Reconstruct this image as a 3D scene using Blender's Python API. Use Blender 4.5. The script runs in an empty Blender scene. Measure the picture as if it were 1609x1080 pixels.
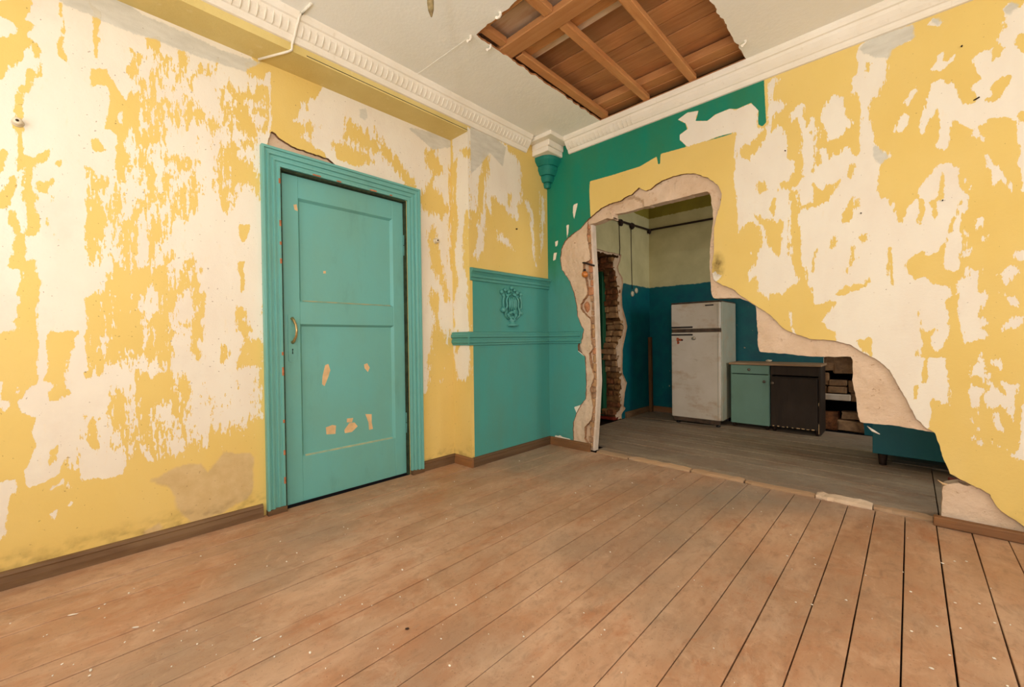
import bpy, bmesh, math, random
import numpy as np
from mathutils import Vector, Matrix

random.seed(7)
SC = bpy.context.scene
COL = SC.collection
PI = math.pi

# ------------------------------------------------------------------ camera
CAM = np.array([2.4881, -3.1260, 1.0])
YAW, PITCH, ROLL, FPX = 0.760103, -0.010953, -0.012473, 657.9
IW, IH = 1609.0, 1080.0
_cy, _sy = math.cos(YAW), math.sin(YAW)
FW = np.array([-_sy * math.cos(PITCH), _cy * math.cos(PITCH), math.sin(PITCH)])
_rt = np.array([_cy, _sy, 0.0])
_up = np.cross(_rt, FW)
RT = math.cos(ROLL) * _rt + math.sin(ROLL) * _up
UP = -math.sin(ROLL) * _rt + math.cos(ROLL) * _up
cam_d = bpy.data.cameras.new('camera')
cam = bpy.data.objects.new('camera', cam_d)
COL.objects.link(cam)
cam_d.sensor_width = 36.0
cam_d.lens = FPX / IW * 36.0
cam_d.clip_start = 0.02
cam.matrix_world = Matrix(((RT[0], UP[0], -FW[0], CAM[0]), (RT[1], UP[1], -FW[1], CAM[1]),
                           (RT[2], UP[2], -FW[2], CAM[2]), (0, 0, 0, 1)))
SC.camera = cam

# ------------------------------------------------------------------ light
SC.view_settings.view_transform = 'Standard'
SC.view_settings.look = 'None'
SC.view_settings.exposure = 0.0
SC.view_settings.gamma = 1.0
SC.view_settings.use_curve_mapping = False
world = bpy.data.worlds.new('world')
SC.world = world
world.use_nodes = True
world.node_tree.nodes['Background'].inputs[0].default_value = (0.75, 0.85, 1.0, 1)
world.node_tree.nodes['Background'].inputs[1].default_value = 1.0
try:
    SC.cycles.use_denoising = True
    SC.cycles.max_bounces = 8
    SC.cycles.diffuse_bounces = 5
    SC.cycles.use_adaptive_sampling = True
    SC.cycles.adaptive_threshold = 0.05
    SC.cycles.sample_clamp_indirect = 6.0
except Exception:
    pass


def area(name, loc, rot, sx, sy, power, col):
    d = bpy.data.lights.new(name, 'AREA')
    d.shape = 'RECTANGLE'
    d.size, d.size_y = sx, sy
    d.energy = power
    d.color = col
    o = bpy.data.objects.new(name, d)
    COL.objects.link(o)
    o.location = loc
    o.rotation_euler = rot
    return o


# daylight through the two windows of the back wall, one in the side wall, one in the kitchen
DAY = (0.97, 0.985, 1.0)
area('window_daylight', (0.95, -4.24, 1.65), (PI / 2, 0, 0), 1.2, 1.7, 25, DAY)
area('window_daylight', (3.3, -4.24, 1.65), (PI / 2, 0, 0), 1.2, 1.7, 32, DAY)
area('window_daylight', (4.54, -1.9, 1.65), (PI / 2, 0, PI / 2), 1.4, 1.7, 24, DAY)
area('kitchen_daylight', (4.14, 1.55, 1.6), (PI / 2, 0, PI / 2), 0.9, 1.2, 32, (1.0, 0.97, 0.93))


# ------------------------------------------------------------------ helpers
def at(px, py, ax, val):
    d = FW + (px - IW / 2) / FPX * RT - (py - IH / 2) / FPX * UP
    t = (val - CAM[ax]) / d[ax]
    return CAM + t * d


def link(o):
    COL.objects.link(o)
    return o


def tag(o, label=None, cat=None, group=None, kind=None):
    if label: o['label'] = label
    if cat: o['category'] = cat
    if group: o['group'] = group
    if kind: o['kind'] = kind
    return o


def empty(name, loc=(0, 0, 0), label=None, cat=None, group=None, kind=None):
    o = link(bpy.data.objects.new(name, None))
    o.location = loc
    o.empty_display_size = 0.05
    return tag(o, label, cat, group, kind)


def setparent(o, parent):
    if parent is not None:
        o.parent = parent
        o.matrix_parent_inverse = Matrix.Translation(-Vector(parent.location)) if parent.parent is None else Matrix.Identity(4)
    return o


class MB:
    """collects shapes, builds one mesh object"""

    def __init__(self):
        self.bm = bmesh.new()

    def box(self, x0, x1, y0, y1, z0, z1, bev=0.0, seg=1):
        vs = [self.bm.verts.new(p) for p in ((x0, y0, z0), (x1, y0, z0), (x1, y1, z0), (x0, y1, z0),
                                            (x0, y0, z1), (x1, y0, z1), (x1, y1, z1), (x0, y1, z1))]
        fs = [self.bm.faces.new([vs[i] for i in f]) for f in
              ((3, 2, 1, 0), (4, 5, 6, 7), (0, 1, 5, 4), (1, 2, 6, 5), (2, 3, 7, 6), (3, 0, 4, 7))]
        if bev > 0:
            es = list({e for f in fs for e in f.edges})
            bmesh.ops.bevel(self.bm, geom=es, offset=bev, segments=seg, affect='EDGES', profile=0.5)
        return self

    def prism(self, pts, fn, w0, w1):
        """pts 2-D outline (counter-clockwise), fn(u, v, w) -> xyz"""
        a = [self.bm.verts.new(fn(u, v, w0)) for u, v in pts]
        b = [self.bm.verts.new(fn(u, v, w1)) for u, v in pts]
        n = len(pts)
        self.bm.faces.new(a[::-1])
        self.bm.faces.new(b)
        for i in range(n):
            j = (i + 1) % n
            self.bm.faces.new((a[i], a[j], b[j], b[i]))
        return self

    def tube(self, pts, r, seg=8, caps=True):
        pts = [Vector(p) for p in pts]
        rr = r if isinstance(r, (list, tuple)) else [r] * len(pts)
        rings = []
        prev = None
        for i, p in enumerate(pts):
            if i == 0: t = pts[1] - p
            elif i == len(pts) - 1: t = p - pts[i - 1]
            else: t = (pts[i + 1] - pts[i - 1])
            t.normalize()
            if prev is None:
                ref = Vector((0, 0, 1)) if abs(t.z) < 0.9 else Vector((1, 0, 0))
                n = t.cross(ref).normalized()
            else:
                n = (prev - t * prev.dot(t)).normalized()
            prev = n
            b = t.cross(n)
            rings.append([self.bm.verts.new(p + (n * math.cos(2 * PI * k / seg) + b * math.sin(2 * PI * k / seg)) * rr[i]) for k in range(seg)])
        for a, c in zip(rings[:-1], rings[1:]):
            for k in range(seg):
                f = self.bm.faces.new((a[k], a[(k + 1) % seg], c[(k + 1) % seg], c[k]))
                f.smooth = True
        if caps:
            self.bm.faces.new(rings[0][::-1])
            self.bm.faces.new(rings[-1])
        return self

    def lathe(self, prof, origin, axis, seg=20):
        """prof: list of (r, h); axis: unit vector"""
        ax = Vector(axis).normalized()
        ref = Vector((0, 0, 1)) if abs(ax.z) < 0.9 else Vector((1, 0, 0))
        n = ax.cross(ref).normalized()
        b = ax.cross(n)
        o = Vector(origin)
        rings = []
        for r, h in prof:
            rings.append([self.bm.verts.new(o + ax * h + (n * math.cos(2 * PI * k / seg) + b * math.sin(2 * PI * k / seg)) * max(r, 1e-5)) for k in range(seg)])
        for a, c in zip(rings[:-1], rings[1:]):
            for k in range(seg):
                f = self.bm.faces.new((a[k], a[(k + 1) % seg], c[(k + 1) % seg], c[k]))
                f.smooth = True
        self.bm.faces.new(rings[0][::-1])
        self.bm.faces.new(rings[-1])
        return self

    def blob(self, c, rx, ry, rz, sub=2, jit=0.0, seed=0):
        r = random.Random(seed)
        g = bmesh.ops.create_icosphere(self.bm, subdivisions=sub, radius=1.0)
        for v in g['verts']:
            k = 1 + jit * (r.random() - 0.5)
            v.co = Vector((c[0] + v.co.x * rx * k, c[1] + v.co.y * ry * k, c[2] + v.co.z * rz * k))
        for f in {f for v in g['verts'] for f in v.link_faces}: f.smooth = jit == 0
        return self

    def build(self, name, mat, parent=None):
        bmesh.ops.recalc_face_normals(self.bm, faces=self.bm.faces)
        me = bpy.data.meshes.new(name)
        self.bm.to_mesh(me)
        self.bm.free()
        me.materials.append(mat)
        o = link(bpy.data.objects.new(name, me))
        return setparent(o, parent)


# ---- 2-D noise and signed distances (numpy)
def vnoise(u, v, su, sv, seed):
    rs = np.random.RandomState(seed)
    L = rs.rand(256, 256)
    a, b = u * su + 1000.0, v * sv + 1000.0
    i, j = np.floor(a).astype(int), np.floor(b).astype(int)
    fa, fb = a - i, b - j
    fa, fb = fa * fa * (3 - 2 * fa), fb * fb * (3 - 2 * fb)
    i, j = i % 256, j % 256
    i1, j1 = (i + 1) % 256, (j + 1) % 256
    return (L[i, j] * (1 - fa) + L[i1, j] * fa) * (1 - fb) + (L[i, j1] * (1 - fa) + L[i1, j1] * fa) * fb


def fbm(u, v, su, sv, seed, oct=3):
    s, a, t = 0, 1.0, 0
    for k in range(oct):
        s = s + a * vnoise(u, v, su * 2 ** k, sv * 2 ** k, seed + k)
        t += a
        a *= 0.5
    return s / t


def sdpoly(u, v, poly, clip=0.06):
    """signed distance, positive inside"""
    out = np.full(u.shape, -clip)
    P = np.asarray(poly, float)
    lo, hi = P.min(0) - clip, P.max(0) + clip
    m = (u >= lo[0]) & (u <= hi[0]) & (v >= lo[1]) & (v <= hi[1])
    x, y = u[m], v[m]
    if x.size == 0: return out
    d2 = np.full(x.shape, 1e9)
    ins = np.zeros(x.shape, bool)
    n = len(P)
    for k in range(n):
        ax, ay = P[k]
        bx, by = P[(k + 1) % n]
        ex, ey = bx - ax, by - ay
        L = ex * ex + ey * ey + 1e-12
        t = np.clip(((x - ax) * ex + (y - ay) * ey) / L, 0, 1)
        dx, dy = x - ax - t * ex, y - ay - t * ey
        d2 = np.minimum(d2, dx * dx + dy * dy)
        if ay != by:
            c = ((ay > y) != (by > y)) & (x < (bx - ax) * (y - ay) / (by - ay) + ax)
            ins ^= c
    d = np.minimum(np.sqrt(d2), clip)
    out[m] = np.where(ins, d, -d)
    return out


def px2(poly, ax, val):
    """pixels -> plane coordinates (u, v): ax 0 -> (y, z), ax 1 -> (x, z), ax 2 -> (x, y)"""
    r = []
    for p in poly:
        q = at(p[0], p[1], ax, val)
        r.append((q[1], q[2]) if ax == 0 else ((q[0], q[2]) if ax == 1 else (q[0], q[1])))
    return r


def sheet(name, fn, us, vs, sdf, w0, w1, mat, attrs=None, back=False, parent=None, bumpw=None, side_mat=None):
    """solid slab over a grid cut by a signed distance field; fn(u, v, w) -> xyz arrays"""
    U, V = np.meshgrid(np.asarray(us), np.asarray(vs), indexing='ij')
    S = sdf(U, V)
    S = np.where(np.abs(S) < 1e-5, 1e-5, S)
    nu, nv = U.shape
    A = {k: f(U, V) for k, f in (attrs or {}).items()}
    vu, vv, va = [], [], {k: [] for k in A}
    idx = {}

    def corner(i, j):
        key = (i, j)
        r = idx.get(key)
        if r is None:
            r = idx[key] = len(vu)
            vu.append(U[i, j]); vv.append(V[i, j])
            for k in A: va[k].append(A[k][i, j])
        return r

    def cross(a, b):
        key = (a, b) if a < b else (b, a)
        r = idx.get(key)
        if r is None:
            s0, s1 = S[key[0]], S[key[1]]
            t = s0 / (s0 - s1)
            t = min(max(t, 0.02), 0.98)
            r = idx[key] = len(vu)
            vu.append(U[key[0]] * (1 - t) + U[key[1]] * t)
            vv.append(V[key[0]] * (1 - t) + V[key[1]] * t)
            for k in A: va[k].append(A[k][key[0]] * (1 - t) + A[k][key[1]] * t)
        return r
    faces, sides = [], []
    sol = S > 0
    cnt = sol[:-1, :-1].astype(int) + sol[1:, :-1] + sol[:-1, 1:] + sol[1:, 1:]
    for i in range(nu - 1):
        for j in range(nv - 1):
            c = cnt[i, j]
            if c == 0: continue
            cs = ((i, j), (i + 1, j), (i + 1, j + 1), (i, j + 1))
            if c == 4:
                faces.append([corner(*q) for q in cs])
                continue
            poly, cut = [], []
            for k in range(4):
                a, b = cs[k], cs[(k + 1) % 4]
                if sol[a]: poly.append(corner(*a))
                if sol[a] != sol[b]:
                    q = cross(a, b)
                    poly.append(q)
                    cut.append((q, sol[a]))
            if len(poly) >= 3: faces.append(poly)
            if len(cut) == 2:
                out = cut[0] if cut[0][1] else cut[1]
                inn = cut[1] if cut[0][1] else cut[0]
                sides.append((out[0], inn[0]))
    # outer rim
    for i in range(nu - 1):
        for j, flip in ((0, 0), (nv - 1, 1)):
            a, b = (i, j), (i + 1, j)
            if sol[a] and sol[b]: sides.append((corner(*b), corner(*a)) if flip else (corner(*a), corner(*b)))
    for j in range(nv - 1):
        for i, flip in ((0, 1), (nu - 1, 0)):
            a, b = (i, j), (i, j + 1)
            if sol[a] and sol[b]: sides.append((corner(*b), corner(*a)) if flip else (corner(*a), corner(*b)))
    vu, vv = np.array(vu), np.array(vv)
    n = len(vu)
    wf = np.full(n, w0) + (bumpw(vu, vv) if bumpw else 0)
    front = np.stack(fn(vu, vv, wf), 1)
    sid = sorted({k for s in sides for k in s})
    if back:
        bmap = {k: n + k for k in range(n)}
        backv = np.stack(fn(vu, vv, np.full(n, w1)), 1)
    else:
        bmap = {k: n + q for q, k in enumerate(sid)}
        bi = np.array(sid, int)
        backv = np.stack(fn(vu[bi], vv[bi], np.full(len(bi), w1)), 1) if len(bi) else np.zeros((0, 3))
    verts = np.concatenate([front, backv])
    nf = len(faces)
    F = faces + [[b, a, bmap[a], bmap[b]] for a, b in sides]
    ns = len(F)
    if back: F = F + [[bmap[k] for k in f][::-1] for f in faces]
    me = bpy.data.meshes.new(name)
    me.from_pydata(verts.tolist(), [], F)
    for k in A:
        at_ = me.attributes.new(k, 'FLOAT', 'POINT')
        arr = np.array(va[k], float)
        arr = np.concatenate([arr, arr if back else arr[np.array(sid, int)]]) if len(sid) or back else arr
        at_.data.foreach_set('value', arr.astype(np.float32))
    me.materials.append(mat)
    if side_mat is not None:
        me.materials.append(side_mat)
        mi = np.zeros(len(F), np.int32)
        mi[nf:] = 1
        me.polygons.foreach_set('material_index', mi)
    me.validate()
    me.update()
    # orient so that the front faces look against +w
    o = link(bpy.data.objects.new(name, me))
    bm = bmesh.new(); bm.from_mesh(me)
    bmesh.ops.recalc_face_normals(bm, faces=bm.faces)
    bm.faces.ensure_lookup_table()
    d = Vector([float(x[0]) for x in fn(np.array([0.]), np.array([0.]), np.array([1.]))]) - Vector([float(x[0]) for x in fn(np.array([0.]), np.array([0.]), np.array([0.]))])
    if (d.dot(bm.faces[0].normal) > 0) == (w1 > w0):
        bmesh.ops.reverse_faces(bm, faces=bm.faces)
    bm.to_mesh(me); bm.free()
    return setparent(o, parent)


# ------------------------------------------------------------------ materials
def lin(c):
    return tuple(((x / 255.0) / 12.92 if x / 255.0 <= 0.04045 else ((x / 255.0 + 0.055) / 1.055) ** 2.4) for x in c) + (1.0,)


class NT:
    def __init__(self, name, rough=0.7, spec=0.3):
        m = bpy.data.materials.new(name)
        m.use_nodes = True
        self.m, self.t = m, m.node_tree
        self.b = self.t.nodes['Principled BSDF']
        self.b.inputs['Roughness'].default_value = rough
        self.b.inputs['Specular IOR Level'].default_value = spec
        self._co = None

    def n(self, typ, **kw):
        x = self.t.nodes.new(typ)
        for k, v in kw.items(): setattr(x, k, v)
        return x

    def l(self, a, b):
        self.t.links.new(a, b)

    def co(self, scale=(1, 1, 1), world=True, off=None):
        if world:
            g = self.n('ShaderNodeNewGeometry').outputs['Position']
        else:
            g = self.n('ShaderNodeTexCoord').outputs['Object']
        mp = self.n('ShaderNodeMapping')
        mp.inputs['Scale'].default_value = scale
        self.l(g, mp.inputs['Vector'])
        if off is not None: self.l(off, mp.inputs['Location'])
        return mp.outputs[0]

    def noise(self, sc, vec=None, detail=3, rough=0.55, dist=0.0):
        x = self.n('ShaderNodeTexNoise')
        x.inputs['Scale'].default_value = sc
        x.inputs['Detail'].default_value = detail
        x.inputs['Roughness'].default_value = rough
        x.inputs['Distortion'].default_value = dist
        if vec is None: vec = self.co()
        self.l(vec, x.inputs['Vector'])
        return x.outputs['Fac']

    def attr(self, name):
        a = self.n('ShaderNodeAttribute')
        a.attribute_name = name
        return a.outputs['Fac']

    def val(self, a, s):
        if hasattr(a, 'links') or hasattr(a, 'is_linked'): self.l(a, s)
        else: s.default_value = a

    def math(self, op, a, b=0.0, c=None, clamp=False):
        x = self.n('ShaderNodeMath', operation=op)
        x.use_clamp = clamp
        self.val(a, x.inputs[0]); self.val(b, x.inputs[1])
        if c is not None: self.val(c, x.inputs[2])
        return x.outputs[0]

    def ramp(self, a, lo, hi, smooth=False, o0=0.0, o1=1.0):
        x = self.n('ShaderNodeMapRange')
        x.interpolation_type = 'SMOOTHSTEP' if smooth else 'LINEAR'
        x.clamp = True
        self.val(a, x.inputs[0])
        x.inputs[1].default_value, x.inputs[2].default_value = lo, hi
        x.inputs[3].default_value, x.inputs[4].default_value = o0, o1
        return x.outputs[0]

    def mix(self, f, a, b, mode='MIX'):
        x = self.n('ShaderNodeMix', data_type='RGBA', blend_type=mode)
        self.val(f, x.inputs[0])
        for q, s in ((a, x.inputs[6]), (b, x.inputs[7])):
            if isinstance(q, tuple): s.default_value = q if len(q) == 4 and max(q) <= 1.0 and not isinstance(q[0], int) else lin(q[:3])
            else: self.l(q, s)
        return x.outputs[2]

    def bump(self, h, strength=0.3, dist=0.01):
        x = self.n('ShaderNodeBump')
        x.inputs['Strength'].default_value = strength
        x.inputs['Distance'].default_value = dist
        self.l(h, x.inputs['Height'])
        self.l(x.outputs[0], self.b.inputs['Normal'])

    def out(self, col):
        if isinstance(col, tuple): self.b.inputs['Base Color'].default_value = lin(col)
        else: self.l(col, self.b.inputs['Base Color'])
        return self.m


def simple(name, c, rough=0.6, spec=0.3, var=0.12, sc=8.0, bump=0.0, c2=None, stretch=(1, 1, 1), metal=0.0):
    t = NT(name, rough, spec)
    nz = t.noise(sc, t.co(stretch), 4, 0.6)
    c2 = c2 or tuple(max(0, int(x * (1 - var * 1.6))) for x in c)
    col = t.mix(t.ramp(nz, 0.35, 0.7), c, c2)
    if bump:
        t.bump(t.noise(sc * 6, t.co(stretch), 3), bump, 0.01)
    t.b.inputs['Metallic'].default_value = metal
    return t.out(col)


YEL = (233, 186, 84)
CRM = (242, 226, 200)
TEAL = (66, 158, 145)
EMER = (18, 122, 98)


def wall_mat(name):
    t = NT(name, 0.75, 0.25)
    pos = t.co()
    fine = t.noise(55, t.co((1, 1, 0.6)), 4, 0.65)
    mid = t.noise(13, t.co((1, 1, 0.6)), 4, 0.6)
    streak = t.noise(30, t.co((1, 1, 0.2)), 5, 0.65, 0.35)
    mess = t.attr('mess')
    s = t.math('MULTIPLY', t.attr('cream'), t.math('SUBTRACT', 1.0, t.math('MULTIPLY', mess, 0.35)))
    s = t.math('ADD', s, t.math('MULTIPLY', t.math('SUBTRACT', fine, 0.5), 0.028))
    s = t.math('ADD', s, t.math('MULTIPLY', t.math('SUBTRACT', mid, 0.5), 0.012))
    s = t.math('ADD', s, t.math('MULTIPLY', t.math('MULTIPLY', t.math('SUBTRACT', streak, 0.5), t.math('ADD', mess, 0.15)), 0.15))
    thin = t.noise(85, t.co((1, 1, 0.22)), 3, 0.6, 0.5)
    spot = t.noise(62, t.co((1, 1, 0.7)), 2, 0.5)
    s = t.math('ADD', s, t.math('MULTIPLY', t.math('MULTIPLY', t.math('SUBTRACT', thin, 0.5), mess), 0.095))
    s = t.math('ADD', s, t.math('MULTIPLY', t.math('MULTIPLY', t.math('SUBTRACT', spot, 0.5), mess), 0.045))
    s = t.math('SUBTRACT', s, t.math('MULTIPLY', mess, 0.004))
    fc = t.ramp(s, -0.0012, 0.0012)
    big = t.noise(1.7, pos, 3)
    dusty = t.noise(5, t.co((1, 1, 0.4)), 4)
    yel = t.mix(t.ramp(big, 0.3, 0.7), (224, 196, 116), (218, 188, 107))
    yel = t.mix(t.ramp(dusty, 0.45, 0.75, o1=0.35), yel, (224, 199, 130))
    crm = t.mix(t.ramp(dusty, 0.4, 0.75), (230, 223, 206), (225, 214, 196))
    crm = t.mix(t.ramp(t.noise(3.1, pos, 5, 0.7), 0.55, 0.75, o1=0.5), crm, (217, 205, 188))
    # yellow film left on the cream, very thin
    crm = t.mix(t.ramp(t.noise(30, t.co((1, 1, 0.3)), 4, 0.7), 0.62, 0.72, o1=0.22), crm, (230, 206, 154))
    c = t.mix(fc, yel, crm)
    # grey primer
    g = t.math('ADD', t.attr('grey'), t.math('MULTIPLY', t.math('SUBTRACT', fine, 0.5), 0.03))
    gcol = t.mix(t.ramp(t.noise(9, t.co((1, 1, 3)), 4), 0.35, 0.7), (206, 203, 190), (190, 186, 172))
    c = t.mix(t.ramp(g, -0.004, 0.004, o1=0.9), c, gcol)
    # old brown grout patches
    r = t.math('ADD', t.attr('raw'), t.math('MULTIPLY', t.math('SUBTRACT', mid, 0.5), 0.05))
    rcol = t.mix(t.ramp(t.noise(16, pos, 5, 0.65), 0.35, 0.7), (208, 182, 132), (196, 168, 116))
    c = t.mix(t.ramp(r, -0.006, 0.006), c, rcol)
    # teal paint
    te = t.math('ADD', t.attr('teal'), t.math('MULTIPLY', t.math('SUBTRACT', fine, 0.5), 0.007))
    sep = t.n('ShaderNodeSeparateXYZ'); t.l(pos, sep.inputs[0])
    up = t.ramp(t.math('ADD', sep.outputs[2], t.math('MULTIPLY', t.math('SUBTRACT', dusty, 0.5), 0.6)), 1.35, 1.85, True)
    tcol = t.mix(up, t.mix(t.ramp(dusty, 0.4, 0.7), (72, 148, 140), (80, 142, 130)),
                 t.mix(t.ramp(dusty, 0.4, 0.7), (18, 128, 104), (44, 122, 88)))
    c = t.mix(t.ramp(te, -0.0012, 0.0012), c, tcol)
    # soot and damp marks
    c = t.mix(t.math('MULTIPLY', t.attr('soot'), t.ramp(t.noise(24, pos, 4), 0.2, 0.65)), c, (70, 48, 20))
    spk = t.ramp(t.noise(75, pos, 2, 0.5), 0.715, 0.75)
    c = t.mix(t.math('MULTIPLY', spk, 0.55), c, (120, 90, 55))
    rough = t.ramp(t.ramp(te, -0.001, 0.001), 0, 1, o0=0.8, o1=0.5)
    t.l(rough, t.b.inputs['Roughness'])
    h = t.math('ADD', t.math('MULTIPLY', fc, -0.25), t.math('MULTIPLY', t.noise(60, pos, 4, 0.65), 0.5))
    h = t.math('ADD', h, t.math('MULTIPLY', t.noise(7, pos, 3), 1.2))
    t.bump(h, 0.35, 0.006)
    return t.out(c)


M = {}
M['wall'] = wall_mat('peeling_paint')


def plaster_raw():
    t = NT('broken_plaster', 0.9, 0.15)
    p = t.co()
    a = t.noise(4, p, 5, 0.65)
    c = t.mix(t.ramp(a, 0.3, 0.7), (218, 194, 168), (202, 174, 144))
    c = t.mix(t.ramp(t.noise(11, p, 5, 0.7), 0.6, 0.72, o1=0.6), c, (184, 138, 106))
    c = t.mix(t.ramp(t.noise(30, p, 4, 0.7), 0.63, 0.72, o1=0.8), c, (150, 112, 78))
    t.bump(t.math('ADD', t.noise(9, p, 5, 0.6), t.math('MULTIPLY', t.noise(60, p, 4, 0.65), 0.35)), 0.6, 0.02)
    return t.out(c)


M['raw'] = plaster_raw()
M['jamb'] = simple('jamb_plaster', (214, 200, 184), 0.8, 0.2, 0.12, 9, 0.3, (196, 176, 152))


M['edge'] = simple('broken_edge_shadow', (150, 112, 80), .95, .1, .25, 30, .3)  # broken plaster edge, darkened to draw the shadow gap along the crust


def plain_wall(name, c1, c2, sc=2.2, c3=None):
    t = NT(name, 0.75, 0.25)
    p = t.co()
    c = t.mix(t.ramp(t.noise(sc, p, 4), 0.3, 0.7), c1, c2)
    if c3: c = t.mix(t.ramp(t.noise(sc * 6, t.co((1, 1, .4)), 4, .65), 0.62, 0.72, o1=.5), c, c3)
    t.bump(t.math('ADD', t.noise(60, p, 4), t.math('MULTIPLY', t.noise(5, p, 3), 2.0)), 0.25, 0.006)
    return t.out(c)


M['ceiling'] = plain_wall('whitewash', (242, 241, 234), (236, 234, 224), 1.6)
M['cornice'] = plain_wall('cornice_white', (238, 232, 218), (230, 222, 204), 5, (214, 204, 182))
M['beam'] = plain_wall('yellow_limewash', (218, 198, 130), (206, 184, 114), 3, (226, 210, 156))
M['plain_yellow'] = plain_wall('yellow_wall', (234, 190, 96), (240, 224, 196), 3)


def kitchen_mat():
    t = NT('kitchen_wall_paint', 0.6, 0.3)
    p = t.co()
    sep = t.n('ShaderNodeSeparateXYZ'); t.l(p, sep.inputs[0])
    z = t.math('ADD', sep.outputs[2], t.math('MULTIPLY', t.math('SUBTRACT', t.noise(20, p, 3), 0.5), 0.03))
    nz = t.noise(4, p, 4)
    cre = t.mix(t.ramp(nz, 0.35, 0.7), (206, 198, 152), (188, 180, 134))
    blu = t.mix(t.ramp(t.noise(7, p, 4), 0.35, 0.7), (0, 98, 104), (6, 82, 96))
    chips = t.ramp(t.noise(26, t.co((1, 1, .6)), 3, .6), 0.735, 0.75)
    blu = t.mix(chips, blu, (205, 190, 150))
    oli = t.mix(t.ramp(nz, 0.35, 0.7), (150, 138, 50), (134, 120, 42))
    c = t.mix(t.ramp(z, 1.667, 1.672), blu, cre)
    c = t.mix(t.ramp(z, 2.600, 2.606), c, oli)
    rg = t.ramp(z, 1.66, 1.68, o0=0.42, o1=0.75)
    t.l(rg, t.b.inputs['Roughness'])
    t.bump(t.noise(30, p, 4), 0.25, 0.006)
    return t.out(c)


M['kitchen'] = kitchen_mat()


def floor_mat(name, along, base1, base2, dust, grey, red, amt_grey):
    """along: 'x' or 'y', board direction; per-board variation from the object random"""
    t = NT(name, 0.62, 0.3)
    oi = t.n('ShaderNodeObjectInfo').outputs['Random']
    comb = t.n('ShaderNodeCombineXYZ')
    for k in range(3): t.l(t.math('MULTIPLY', oi, 7.0 + 5 * k), comb.inputs[k])
    st = (1, 0.12, 1) if along == 'y' else (0.12, 1, 1)
    st2 = (1, 0.35, 1) if along == 'y' else (0.35, 1, 1)
    grain = t.noise(42, t.co(st, off=comb.outputs[0]), 5, 0.65)
    blot = t.noise(3.2, t.co(st2), 5, 0.68, 0.5)
    blot2 = t.noise(7, t.co(st2, off=comb.outputs[0]), 5, 0.7, 0.4)
    big = t.noise(0.85, t.co(), 3)
    c = t.mix(t.ramp(oi, 0, 1), base1, base2)
    iso = t.noise(2.6, t.co(), 6, 0.7, 0.8)
    c = t.mix(t.ramp(iso, 0.46, 0.7, o1=0.55), c, red)
    c = t.mix(t.ramp(t.noise(4.1, t.co((1.3, 1, 1)), 6, 0.72, 0.6), 0.52, 0.68, o1=0.6), c, dust)
    c = t.mix(t.ramp(blot, 0.45, 0.66, o1=0.8), c, dust)
    c = t.mix(t.ramp(blot2, 0.55, 0.72, o1=0.65), c, red)
    c = t.mix(t.ramp(t.noise(12, t.co(st2), 4, .7), 0.62, 0.76, o1=0.5), c, grey)
    c = t.mix(t.ramp(big, 0.48, 0.72, o1=amt_grey), c, grey)
    c = t.mix(t.ramp(grain, 0.52, 0.75, o1=0.16), c, tuple(int(x * 0.7) for x in base1))
    c = t.mix(t.ramp(t.noise(24, t.co((1, .6, 1) if along == 'y' else (.6, 1, 1)), 6, 0.75, 0.6), 0.5, 0.72, o1=0.55), c, tuple(int(x * .78) for x in base2))
    c = t.mix(t.ramp(t.noise(9, t.co(), 7, 0.78, 1.2), 0.56, 0.7, o1=0.6), c, dust)
    c = t.mix(t.ramp(t.noise(6.5, t.co(), 7, 0.75, 2.0), 0.62, 0.66, o1=0.45), c, red)
    c = t.mix(t.ramp(t.noise(130, t.co(), 2, .5), 0.66, 0.74, o1=0.5), c, tuple(int(x * .6) for x in base2))
    scr = t.noise(5, t.co((3.0, 1.2, 1)), 6, 0.75, 1.5)
    c = t.mix(t.ramp(scr, 0.66, 0.72, o1=0.35), c, tuple(min(255, int(x * 1.16)) for x in dust))
    t.l(t.ramp(blot, 0.4, 0.7, o0=0.52, o1=0.8), t.b.inputs['Roughness'])
    t.bump(t.math('ADD', grain, t.math('MULTIPLY', blot2, 1.5)), 0.25, 0.004)
    return t.out(c)


M['floor'] = floor_mat('worn_brown_boards', 'y', (174, 134, 102), (164, 128, 98), (192, 158, 128), (136, 122, 104), (162, 102, 64), 0.8)
M['kfloor'] = floor_mat('grey_kitchen_boards', 'x', (150, 130, 108), (138, 120, 100), (166, 148, 124), (124, 112, 98), (140, 104, 78), 0.4)
M['subfloor'] = simple('dark_underfloor', (40, 28, 20), 0.95, 0.1)


def wood(name, c1, c2, c3, ax='x', sc=30, knots=True, rough=0.65):
    t = NT(name, rough, 0.25)
    oi = t.n('ShaderNodeObjectInfo').outputs['Random']
    comb = t.n('ShaderNodeCombineXYZ')
    for k in range(3): t.l(t.math('MULTIPLY', oi, 11.0 + 7 * k), comb.inputs[k])
    st = {'x': (0.1, 1, 1), 'y': (1, 0.1, 1), 'z': (1, 1, 0.1)}[ax]
    g = t.noise(sc, t.co(st, off=comb.outputs[0]), 5, 0.65, 0.8)
    b = t.noise(5, t.co(tuple(0.35 if s < 1 else 1 for s in st), off=comb.outputs[0]), 4, 0.6)
    c = t.mix(t.ramp(g, 0.35, 0.7), c1, c2)
    c = t.mix(t.ramp(oi, 0.2, 1, o1=0.5), c, tuple(int(x * .72) for x in c3))
    c = t.mix(t.ramp(b, 0.48, 0.68, o1=0.75), c, c3)
    t.bump(g, 0.3, 0.003)
    return t.out(c)


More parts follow.
